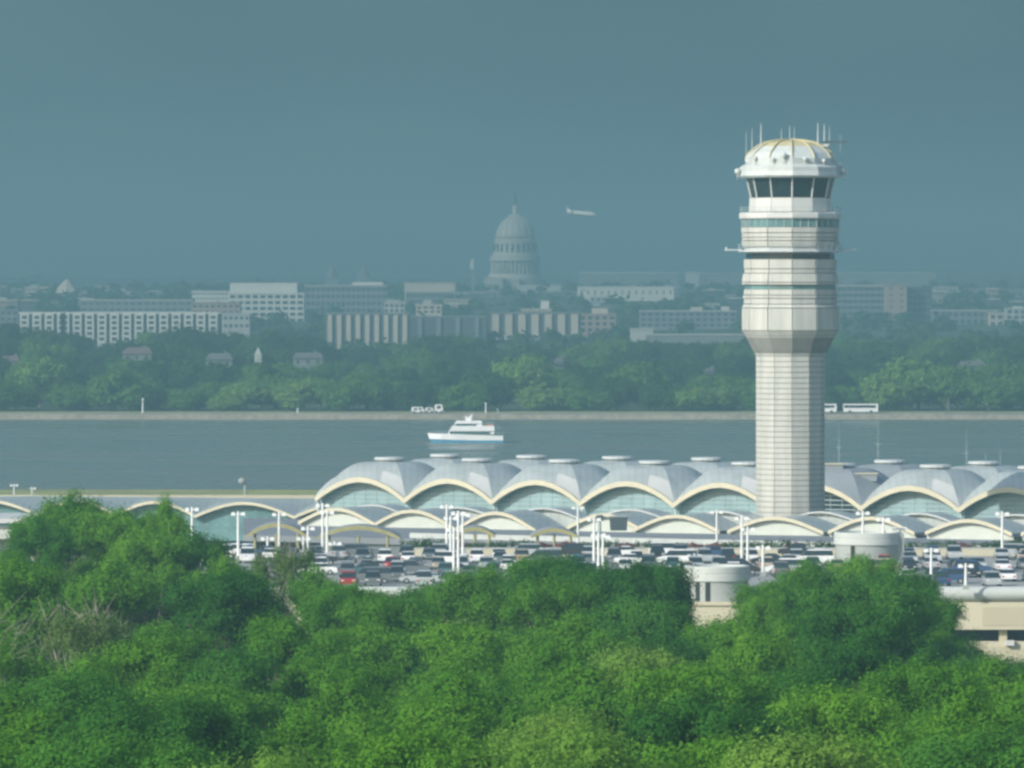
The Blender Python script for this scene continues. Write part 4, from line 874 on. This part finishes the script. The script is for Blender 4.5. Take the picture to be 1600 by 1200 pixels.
far_van(643, 662, 636, 'low white van on the far bank above the boat bow, leftmost of three'); far_van(664, 677, 637, 'smallest white van, the middle of three on the far bank'); far_van(679, 692, 632, 'tall white box van on the far bank, rightmost of three')
for i, (px, yt, mt) in enumerate(((223, 624, 'hull_white'), (759, 631, 'hull_white'), (778, 640, 'rail'), (465, 640, 'hull_white'))):
    e = empty('bank_post', (XW(px, 2260), 2260, 1.9)); tag(e, 'pale marker post on the far river bank, %s from the left' % ordn(i), 'post', 'posts on the far bank'); h = ZW(yt, 2260) - 1.9
    mb = MB(); mb.tube((0, 0, 0), (0, 0, h), .28, .2, mt, 6); mb.build('shaft', e); mb = MB(); mb.box((-.4, -.3, h), (.4, .3, h + .35), mt); mb.build('head', e)

# ------------------------------------------------------------------ capitol
KY = 5200.0; KX = XW(805, KY); kp = KY / F
def kz(y): return ZW(y, KY)
cap = empty('capitol_building', (KX, KY, 38)); tag(cap, 'pale domed capitol with columned drum and dark statue, faded by haze', 'capitol')
mb = MB(); mb.lathe(KX, KY, [(44 * kp, 38), (44 * kp, kz(436)), (42 * kp, kz(430)), (41 * kp, kz(428))], 'stone_white', n=32); part(mb, 'dome_base', cap)
mb = MB(); mb.lathe(KX, KY, [(33 * kp, kz(428)), (33 * kp, kz(408))], 'wall_pale', n=32)
dr = part(mb, 'drum', cap)
for i in range(36):
    a = 2 * math.pi * i / 36; mb = MB(); x, y = KX + 37 * kp * math.cos(a), KY + 37 * kp * math.sin(a); mb.tube((x, y, kz(428)), (x, y, kz(408)), .8, .7, 'stone_white', 8); part(mb, 'column', dr)
mb = MB(); mb.lathe(KX, KY, [(33 * kp, kz(408)), (40 * kp, kz(407.5)), (40 * kp, kz(404)), (39 * kp, kz(403)), (39 * kp, kz(399)), (36 * kp, kz(399)), (34.5 * kp, kz(397)), (33 * kp, kz(378)), (33.5 * kp, kz(376)), (32 * kp, kz(374)), (30 * kp, kz(373))], 'stone_white', n=32); up = part(mb, 'upper_drum', cap)
for i in range(24):
    a = 2 * math.pi * (i + .5) / 24; x, y = KX + 33.8 * kp * math.cos(a), KY + 33.8 * kp * math.sin(a); mb = MB(); mb.box((x - .9, y - .5, kz(394)), (x + .9, y + .5, kz(381)), 'far_glass', ang=a + math.pi / 2); part(mb, 'window', up)
mb = MB(); mb.lathe(KX, KY, [(31 * kp, kz(373)), (30 * kp, kz(366)), (28 * kp, kz(359)), (25 * kp, kz(353)), (21 * kp, kz(347.5)), (15.5 * kp, kz(342)), (10 * kp, kz(338)), (6.5 * kp, kz(334))], 'stone_white', n=32); o = part(mb, 'dome', cap, smooth=True)
for i in range(18):
    a = 2 * math.pi * i / 18; mb = MB(); pr_ = [(31.2, 373), (30.2, 366), (28.2, 359), (25.2, 353), (21.2, 347.5), (15.7, 342), (10.2, 338)]
    for (ra, ya), (rb, yb) in zip(pr_, pr_[1:]): mb.tube((KX + ra * kp * math.cos(a), KY + ra * kp * math.sin(a), kz(ya)), (KX + rb * kp * math.cos(a), KY + rb * kp * math.sin(a), kz(yb)), .35, .35, 'stone_white', 4)
    part(mb, 'rib', o)
mb = MB(); mb.lathe(KX, KY, [(4.6 * kp, kz(335)), (4.2 * kp, kz(325)), (5 * kp, kz(324)), (2.6 * kp, kz(320))], 'stone_white', n=12); part(mb, 'lantern', cap)
mb = MB(); mb.lathe(KX, KY, [(2.2 * kp, kz(320)), (2.4 * kp, kz(317)), (1.8 * kp, kz(312)), (2.3 * kp, kz(308)), (1.2 * kp, kz(304)), (1.1 * kp, kz(301)), (.3 * kp, kz(299))], 'bronze', n=8); part(mb, 'statue', cap)
mb = MB(); mb.box((XW(757, KY), KY - 34, 36), (XW(786, KY), KY - 8, kz(433)), 'stone_white'); mb.box((XW(786, KY), KY - 28, 36), (XW(812, KY), KY - 8, kz(435)), 'stone_white'); mb.box((XW(812, KY), KY - 30, 36), (XW(876, KY), KY + 20, kz(445)), 'wall_pale'); part(mb, 'wing', cap)
e = empty('steeple', P(739, 440, 4900)); e.location.z = 34; tag(e, 'slim pale steeple standing just left of the capitol dome', 'steeple')
h = ZW(404, 4900) - 34; mb = MB(); mb.box((-1.1, -1.1, 0), (1.1, 1.1, h * .72), 'wall_grey'); mb.build('shaft', e); mb = MB(); mb.lathe(0, 0, [(2.0, h * .72), (2.0, h * .9), (.2, h)], 'wall_pale', n=8, cap=True); mb.build('belfry', e)

# ------------------------------------------------------------------ city blocks
def block(x0, x1, yt, yb, Y, wall, label, nw=0, nr=0, win='far_glass', dep=25, name='office_block', cat='building', top=None, ww=.6, wh=.55, pent=None, base=None, y_off=0):
    z1 = ZW(yt, Y); zb = ZW(yb, Y); gzz = min(farz(Y), zb) - 2; X0, X1 = XW(x0, Y), XW(x1, Y)
    e = empty(name, ((X0 + X1) / 2, Y, gzz)); tag(e, label, cat)
    mb = MB(); mb.box((X0, Y, gzz), (X1, Y + dep, z1), wall); part(mb, 'wall', e)
    mb = MB(); mb.box((X0 - .4, Y - .4, z1), (X1 + .4, Y + dep + .4, z1 + .7), top or wall); part(mb, 'roof', e)
    if nw and nr:
        cw = (X1 - X0) / nw; ch = (z1 - zb) / nr
        for j in range(nr):
            for i in range(nw):
                mb = MB(); cx = X0 + (i + .5) * cw; cz = zb + (j + .5) * ch; mb.box((cx - cw * ww / 2, Y - .06, cz - ch * wh / 2), (cx + cw * ww / 2, Y + .3, cz + ch * wh / 2), win); part(mb, 'window', e)
    if pent:
        for (a, b_, yy, mt) in pent:
            mb = MB(); mb.box((XW(a, Y), Y + 4, z1 + .7), (XW(b_, Y), Y + dep - 4, ZW(yy, Y)), mt); part(mb, 'penthouse', e)
    return e
# zigzag white apartments at left
AY = 3300
e = block(30, 344, 490, 530, AY, 'wall_grey', 'long white apartment block with stepped balcony bays at the left, above the woods', dep=18, top='wall_white', name='apartment_block', cat='apartments')
for px in list(np.arange(32, 90, 19.3)) + list(np.arange(95, 340, 19.3)):
    z1 = ZW(489.5, AY); zb = ZW(536, AY); mb = MB(); mb.box((XW(px, AY), AY - 3, 8), (XW(px + 13.5, AY), AY, z1), 'wall_white'); bay = part(mb, 'balcony_bay', e)
    for k in range(5):
        z = z1 - 1.2 - k * 2.75; mb = MB(); mb.box((XW(px + 3, AY), AY - 3.1, z - 1.6), (XW(px + 10.5, AY), AY - 2.8, z), 'far_glass'); part(mb, 'window', bay)
block(340, 390, 491, 515, 3340, 'wall_pale', 'plain pale grey block joined to the right end of the zigzag apartments', 6, 2, dep=18, wh=.4)
block(126, 300, 470, 488, 3900, 'wall_grey', 'low wide grey block behind the zigzag apartments', 16, 2, dep=30, top='wall_pale', wh=.35, pent=[(127, 146, 467, 'wall_pale')])
block(300, 362, 456, 470, 4300, 'wall_white', 'low white wing left of the big white office block', 12, 2, dep=20, wh=.35)
block(300, 375, 474, 492, 3800, 'wall_brown', 'low brown block between the zigzag apartments and the white office block', 8, 2, dep=20, wh=.4)
e = block(358, 475, 459, 514, 4000, 'wall_white', 'big white office block with gridded windows and blank top storey, left of centre', 10, 6, dep=30, wh=.55, ww=.72)
mb = MB(); mb.box((XW(359, 4000), 4003, ZW(459, 4000) + .7), (XW(464, 4000), 4028, ZW(442, 4000)), 'wall_white'); part(mb, 'penthouse', e)
block(477, 604, 447, 512, 4150, 'wall_grey', 'dark grey office block right of the big white office block', 16, 6, dep=30, top='wall_pale', ww=.7, wh=.5, pent=[(550, 598, 441, 'wall_white')])
block(632, 711, 443, 457, 4400, 'wall_tan', 'tan office block with a blank top band, between the grey block and the dome', 0, 0, dep=30, top='wall_tan')
block(634, 709, 458, 500, 4390, 'wall_grey', 'grey lower storeys beneath the tan office band', 12, 5, dep=8, ww=.7)
def finblock(x0, x1, yt, yb, Y, n, label, pw=.48, mt='wall_tan', ledge=None):
    e = block(x0, x1, yt, yb, Y, 'wall_dark', label, dep=26, top='wall_grey'); X0, X1 = XW(x0, Y), XW(x1, Y); cw = (X1 - X0) / n
    for i in range(n):
        mb = MB(); cx = X0 + (i + .5) * cw; mb.box((cx - cw * pw / 2, Y - 1.2, ZW(yb, Y) - 6), (cx + cw * pw / 2, Y, ZW(yt + 1, Y)), mt); part(mb, 'pier', e)
    if ledge: mb = MB(); mb.box((XW(ledge[0], Y), Y - 4, ZW(ledge[3], Y)), (XW(ledge[1], Y), Y - 1.3, ZW(ledge[2], Y)), 'wall_pale'); part(mb, 'podium', e)
    return e
finblock(508, 640, 491, 545, 3350, 9, 'brown office block with tall pale vertical piers, centre left')
finblock(641, 760, 496, 520, 3420, 4, 'shaded dark block with few faint piers between the two ribbed blocks', .22, 'wall_grey')
finblock(764, 908, 490, 524, 3480, 7, 'second ribbed office block with wide pale piers and podium, below the dome', .55, ledge=(752, 905, 523, 531))
block(905, 962, 492, 520, 3560, 'wall_brown', 'small brown block right of the second ribbed office block', 5, 3, dep=20, pent=[(925, 950, 482, 'wall_tan')])
block(815, 862, 484, 492, 3700, 'wall_tan', 'tan rooftop storey just above the second ribbed block', 6, 1, dep=15, wh=.4, pent=[(845, 858, 470, 'wall_white')])
block(600, 632, 474, 489, 3600, 'wall_pale', 'pale stepped rooftops above the first ribbed block', 4, 2, dep=15, pent=[(604, 612, 468, 'stone_white')])
block(650, 690, 478, 490, 3650, 'wall_tan', 'small tan block behind the shaded pier block', 4, 2, dep=15, pent=[(661, 674, 469, 'stone_white')])
e = block(903, 1053, 449, 465, 4500, 'wall_white', 'long low white block with a row of small dark notches, right of the dome', 14, 1, dep=35, ww=.22, wh=.35)
block(922, 948, 465, 478, 4450, 'wall_pale', 'small pale block in front of the long white block', 3, 2, dep=10)
block(905, 1060, 427, 440, 5600, 'wall_grey', 'distant long roof with a thin white edge above the long white block', 0, 0, dep=40, top='wall_white')
block(1072, 1092, 426, 440, 5500, 'wall_pale', 'distant square pale block left of the control tower', 0, 0, dep=20)
block(1095, 1165, 428, 445, 5550, 'wall_grey', 'distant flat-topped grey block directly left of the control tower head', 0, 0, dep=30, top='wall_pale')
block(1000, 1150, 487, 512, 3700, 'wall_grey', 'long grey two-storey block with pale roof edge, left of the tower waist', 14, 3, dep=20, top='wall_pale', wh=.5, pent=[(1080, 1098, 480, 'wall_tan'), (1128, 1140, 479, 'wall_white')])
block(985, 1020, 515, 524, 3150, 'wall_pale', 'small bright white shed at the edge of the woods, right of centre', 0, 0, dep=8, name='shed', cat='shed')
block(1010, 1162, 524, 532, 3120, 'wall_grey', 'long pale roof at the edge of the woods left of the tower', 0, 0, dep=12, top='wall_pale')
# small blocks packed between the larger ones
fr_ = random.Random(4); k = 0; px = -8
while px < 1625:
    for lv in range(2):
        w_ = fr_.uniform(14, 44); yt = fr_.uniform(446, 462) if lv == 0 else fr_.uniform(466, 482); Y = fr_.uniform(4650, 5050) if lv == 0 else fr_.uniform(4250, 4400)
        x0 = px + fr_.uniform(-6, 10)
        if 745 < x0 + w_ / 2 < 870 and lv == 0: yt = 456
        mt = fr_.choice(['wall_grey', 'wall_brown', 'wall_pale', 'wall_dark', 'wall_grey', 'wall_tan', 'wall_dark']); nn_ = max(2, int(w_ / 5))
        block(x0, x0 + w_, yt, yt + 14, Y, mt, 'small hazy %s block in the %s city row, %s from the left' % (mt[5:], 'rear' if lv == 0 else 'front', ordn(k)), nn_, 2, dep=fr_.uniform(12, 25), top=fr_.choice(['wall_pale', 'wall_grey', 'wall_tan', 'wall_white']), wh=.4, ww=.55,
              pent=[(x0 + w_ * .2, x0 + w_ * .5, yt - fr_.uniform(2, 5), fr_.choice(['wall_grey', 'wall_tan', 'wall_pale']))] if fr_.random() < .5 else None)['group'] = 'small hazy city blocks'
    px += fr_.uniform(30, 46); k += 1
# right of the tower
block(1310, 1462, 427, 440, 5400, 'wall_grey', 'distant grey block with thin tan roof band right of the control tower', 0, 0, dep=30, top='wall_tan')
block(1306, 1395, 447, 495, 4100, 'wall_grey', 'broad grey office block with tan bands right of the control tower', 10, 5, dep=26, top='wall_tan', ww=.85, wh=.5)
block(1384, 1417, 446, 524, 4000, 'wall_brown', 'tall plain brown tower block right of the control tower', 2, 8, dep=22, ww=.25, wh=.3)
block(1418, 1456, 450, 528, 4010, 'wall_dark', 'dark glass tower block adjoining the brown one', 5, 8, dep=22, ww=.7)
block(1456, 1620, 452, 484, 4700, 'wall_grey', 'hazy wide grey block at the right edge', 16, 2, dep=30, wh=.3)
block(1458, 1560, 486, 508, 3900, 'wall_grey', 'low dark block with pale roof lines, right of the dark glass tower', 10, 2, dep=20, top='wall_pale')
block(1546, 1568, 490, 512, 3850, 'wall_tan', 'small tan block near the right edge of the skyline', 2, 2, dep=12)
block(1572, 1625, 483, 508, 3880, 'wall_pale', 'pale block cut off by the right edge', 5, 3, dep=14, pent=[(1584, 1600, 479, 'wall_white')])
block(0, 28, 485, 512, 3600, 'wall_grey', 'dim grey block cut off by the left edge', 3, 3, dep=14)
block(5, 60, 452, 466, 5000, 'wall_grey', 'faint low block on the ridge at the far left', 0, 0, dep=14, top='wall_pale')
# pale peaked hall far left
Y = 4600; e = empty('peaked_hall', P(103, 470, Y)); e.location.z = 28; tag(e, 'pale peaked-roof hall on the ridge, far left', 'hall')
def lz(y): return ZW(y, Y) - 28
mb = MB(); mb.box((-7, 0, 0), (8, 14, lz(458)), 'stone_white'); mb.build('wall', e); mb = MB(); mb.lathe(.3, 7, [(10.5, lz(458)), (6, lz(448)), (2.6, lz(440)), (.3, lz(436))], 'wall_tan', n=8); mb.build('roof', e)
mb = MB(); mb.box((-12, 2, 0), (-7.05, 12, lz(464)), 'wall_pale'); mb.build('side_wing', e)
for i, px in enumerate((519, 569)):
    Y = 5600; e = empty('steeple', (XW(px, Y), Y, 36)); tag(e, 'hazy dark pointed steeple on the ridge, %s of two left of the dome' % ('left' if i == 0 else 'right'), 'steeple', 'hazy steeples'); h = ZW(413, Y) - 36
    mb = MB(); mb.box((-5, -5, 0), (5, 5, h * .5), 'wall_grey'); mb.build('tower', e); mb = MB(); mb.lathe(0, 0, [(6, h * .5), (3, h * .8), (.2, h)], 'roof_dull', n=8); mb.build('spire', e)
# houses in the woods
for i, (x0, x1, yt, yr, wl, rf, lb_) in enumerate(((192, 236, 553, 543, 'wall_grey', 'roof_red', 'grey house with dull red gabled roof among the trees, left side'), (322, 362, 562, 552, 'wall_grey', 'roof_dull', 'pale gabled house among the trees below the white office block'),
        (458, 504, 560, 551, 'wall_grey', 'roof_dull', 'long grey-roofed house among the trees, centre left'), (866, 880, 566, 559, 'wall_grey', 'roof_dull', 'tiny pale house in the woods right of the pale round tree'), (1102, 1116, 580, 575, 'wall_grey', 'roof_dull', 'tiny white roofed house left of the tower shaft'),
        (1500, 1540, 572, 564, 'wall_grey', 'roof_dull', 'low pale house behind the large round tree at right'), (0, 30, 565, 556, 'wall_grey', 'roof_red', 'faint house among the trees at the left edge'))):
    Y = 2560 if yt < 575 else 2440; X0, X1 = XW(x0, Y), XW(x1, Y); e = empty('house', ((X0 + X1) / 2, Y, 2)); tag(e, lb_, 'house', 'houses in the riverside woods'); h = (X1 - X0) / 2; z1 = ZW(yt, Y) - 2; zr = ZW(yr, Y) - 2
    mb = MB(); mb.box((-h, 0, 0), (h, 9, z1), wl); mb.build('wall', e)
    mb = MB(); mb.add([(-h - .5, -.6, z1), (h + .5, -.6, z1), (h + .5, 9.6, z1), (-h - .5, 9.6, z1), (-h + 1, 4.5, zr), (h - 1, 4.5, zr)], [(0, 1, 5, 4), (2, 3, 4, 5), (0, 4, 3), (1, 2, 5), (0, 3, 2, 1)], rf); r_ = mb.build('roof', e)
    mb = MB(); mb.box((h * .4, 5, z1), (h * .4 + .9, 5.9, zr + .8), 'wall_grey'); mb.build('chimney', r_)
    for q_ in (0, 1): plant_tree(fk, 'mid', x0 + (x1 - x0) * q_, yt - 1, Y - 30, .8, 'green tree hiding the foot of a riverside house, %s in that line' % ordn(2 * i + q_), 'trees in front of the riverside houses', ground=lambda y: 2)
    for k in range(3): mb = MB(); x = -h + (k + .5) * 2 * h / 3; mb.box((x - .5, -.06, z1 - 2), (x + .5, .1, z1 - .7), 'far_glass'); mb.build('window', e)
Y = 2430; e = empty('chapel', (XW(403, Y), Y, 2)); tag(e, 'tiny white chapel gable with a pointed top among the riverside trees', 'chapel')
plant_tree(fk, 'mid', 399, 556, Y - 30, .8, 'green tree hiding the foot of the tiny white chapel, its left side', 'trees in front of the riverside houses', ground=lambda y: 2); plant_tree(fk, 'dark', 410, 557, Y - 25, .8, 'dark tree hiding the foot of the tiny white chapel, its right side', 'trees in front of the riverside houses', ground=lambda y: 2)
mb = MB(); z1 = ZW(553, Y) - 2; mb.box((-1.3, 0, 0), (1.3, 3, z1), 'wall_pale'); mb.build('tower', e); mb = MB(); mb.lathe(0, 1.5, [(1.9, z1), (.1, ZW(543, Y) - 2)], 'wall_pale', n=4, off=math.pi / 4); mb.build('spire', e)

# ------------------------------------------------------------------ airliner
Y = 3900; pl_ = empty('airliner', P(908, 333.5, Y)); tag(pl_, 'white twin-jet airliner descending in the haze right of the dome', 'airliner')
mb = MB(); prof_ = [(-13, .25), (-11.5, .9), (-9, 1.35), (-4, 1.5), (6, 1.5), (9, 1.4), (11, .95), (12.3, .4), (12.7, .05)]; vs = []; n = 12
for x, r in prof_:
    for k in range(n): a = 2 * math.pi * k / n; vs.append((x, r * math.cos(a), r * math.sin(a) + (.5 if x < -9 else 0)))
mb.add(vs, [(j * n + k, j * n + (k + 1) % n, (j + 1) * n + (k + 1) % n, (j + 1) * n + k) for j in range(len(prof_) - 1) for k in range(n)] + [tuple(range(n))[::-1]], 'wall_pale'); mb.build('fuselage', pl_, True)
for s_ in (-1, 1):
    mb = MB(); mb.add([(3, s_ * 1.2, -.8), (-2, s_ * 1.2, -.8), (-4.2, s_ * 12, .2), (-2.8, s_ * 12, .2), (3, s_ * 1.2, -.4), (-2, s_ * 1.2, -.5), (-4.2, s_ * 12, .35), (-2.8, s_ * 12, .35)], [(0, 1, 2, 3), (4, 7, 6, 5), (0, 3, 7, 4), (1, 5, 6, 2), (3, 2, 6, 7)], 'silver' if 0 else 'white_metal'); mb.build('wing', pl_)
    mb = MB(); mb.tube((-9, s_ * 2.1, .9), (-5.6, s_ * 2.1, .9), .55, .75, 'white_metal', 10); mb.build('engine', pl_)
    mb = MB(); mb.add([(-11, 0, 4.3), (-13, 0, 4.3), (-14, s_ * 4, 4.4), (-13, s_ * 4, 4.4), (-11, 0, 4.5), (-13, 0, 4.5), (-14, s_ * 4, 4.5), (-13, s_ * 4, 4.5)], [(0, 1, 2, 3), (4, 7, 6, 5), (0, 3, 7, 4)], 'wall_pale'); mb.build('tailplane', pl_)
mb = MB(); mb.ext_y([(-9.5, 1.3), (-12.6, 1.0), (-13.2, 3.6), (-11.9, 3.6)], -.15, .15, 'wall_pale'); mb.build('tail_fin', pl_)
pl_.rotation_euler = (R(0), R(3), R(-48))

# ------------------------------------------------------------------ haze
mb = MB(); mb.box((-1650, -90, -2.5), (1650, 9600, 135), 'dark'); hz = mb.build('haze')
hm = bpy.data.materials.new('haze_air'); hm.use_nodes = True; t = hm.node_tree; t.nodes.clear(); o_ = t.nodes.new('ShaderNodeOutputMaterial'); pv = t.nodes.new('ShaderNodeVolumePrincipled')
pv.inputs['Color'].default_value = (.190, .365, .430, 1); pv.inputs['Density'].default_value = .00034; pv.inputs['Anisotropy'].default_value = 0.0
t.links.new(pv.outputs[0], o_.inputs['Volume']); hz.data.materials.clear(); hz.data.materials.append(hm); tag(hz, kind='stuff'); hz['label'] = 'bluish storm haze over the river and city'; hz['category'] = 'haze'
for o in [o for o in COL.objects if o.get('dead') and not o.get('label')]: bpy.data.objects.remove(o)
for o in COL.objects:
    if 'dead' in o: del o['dead']
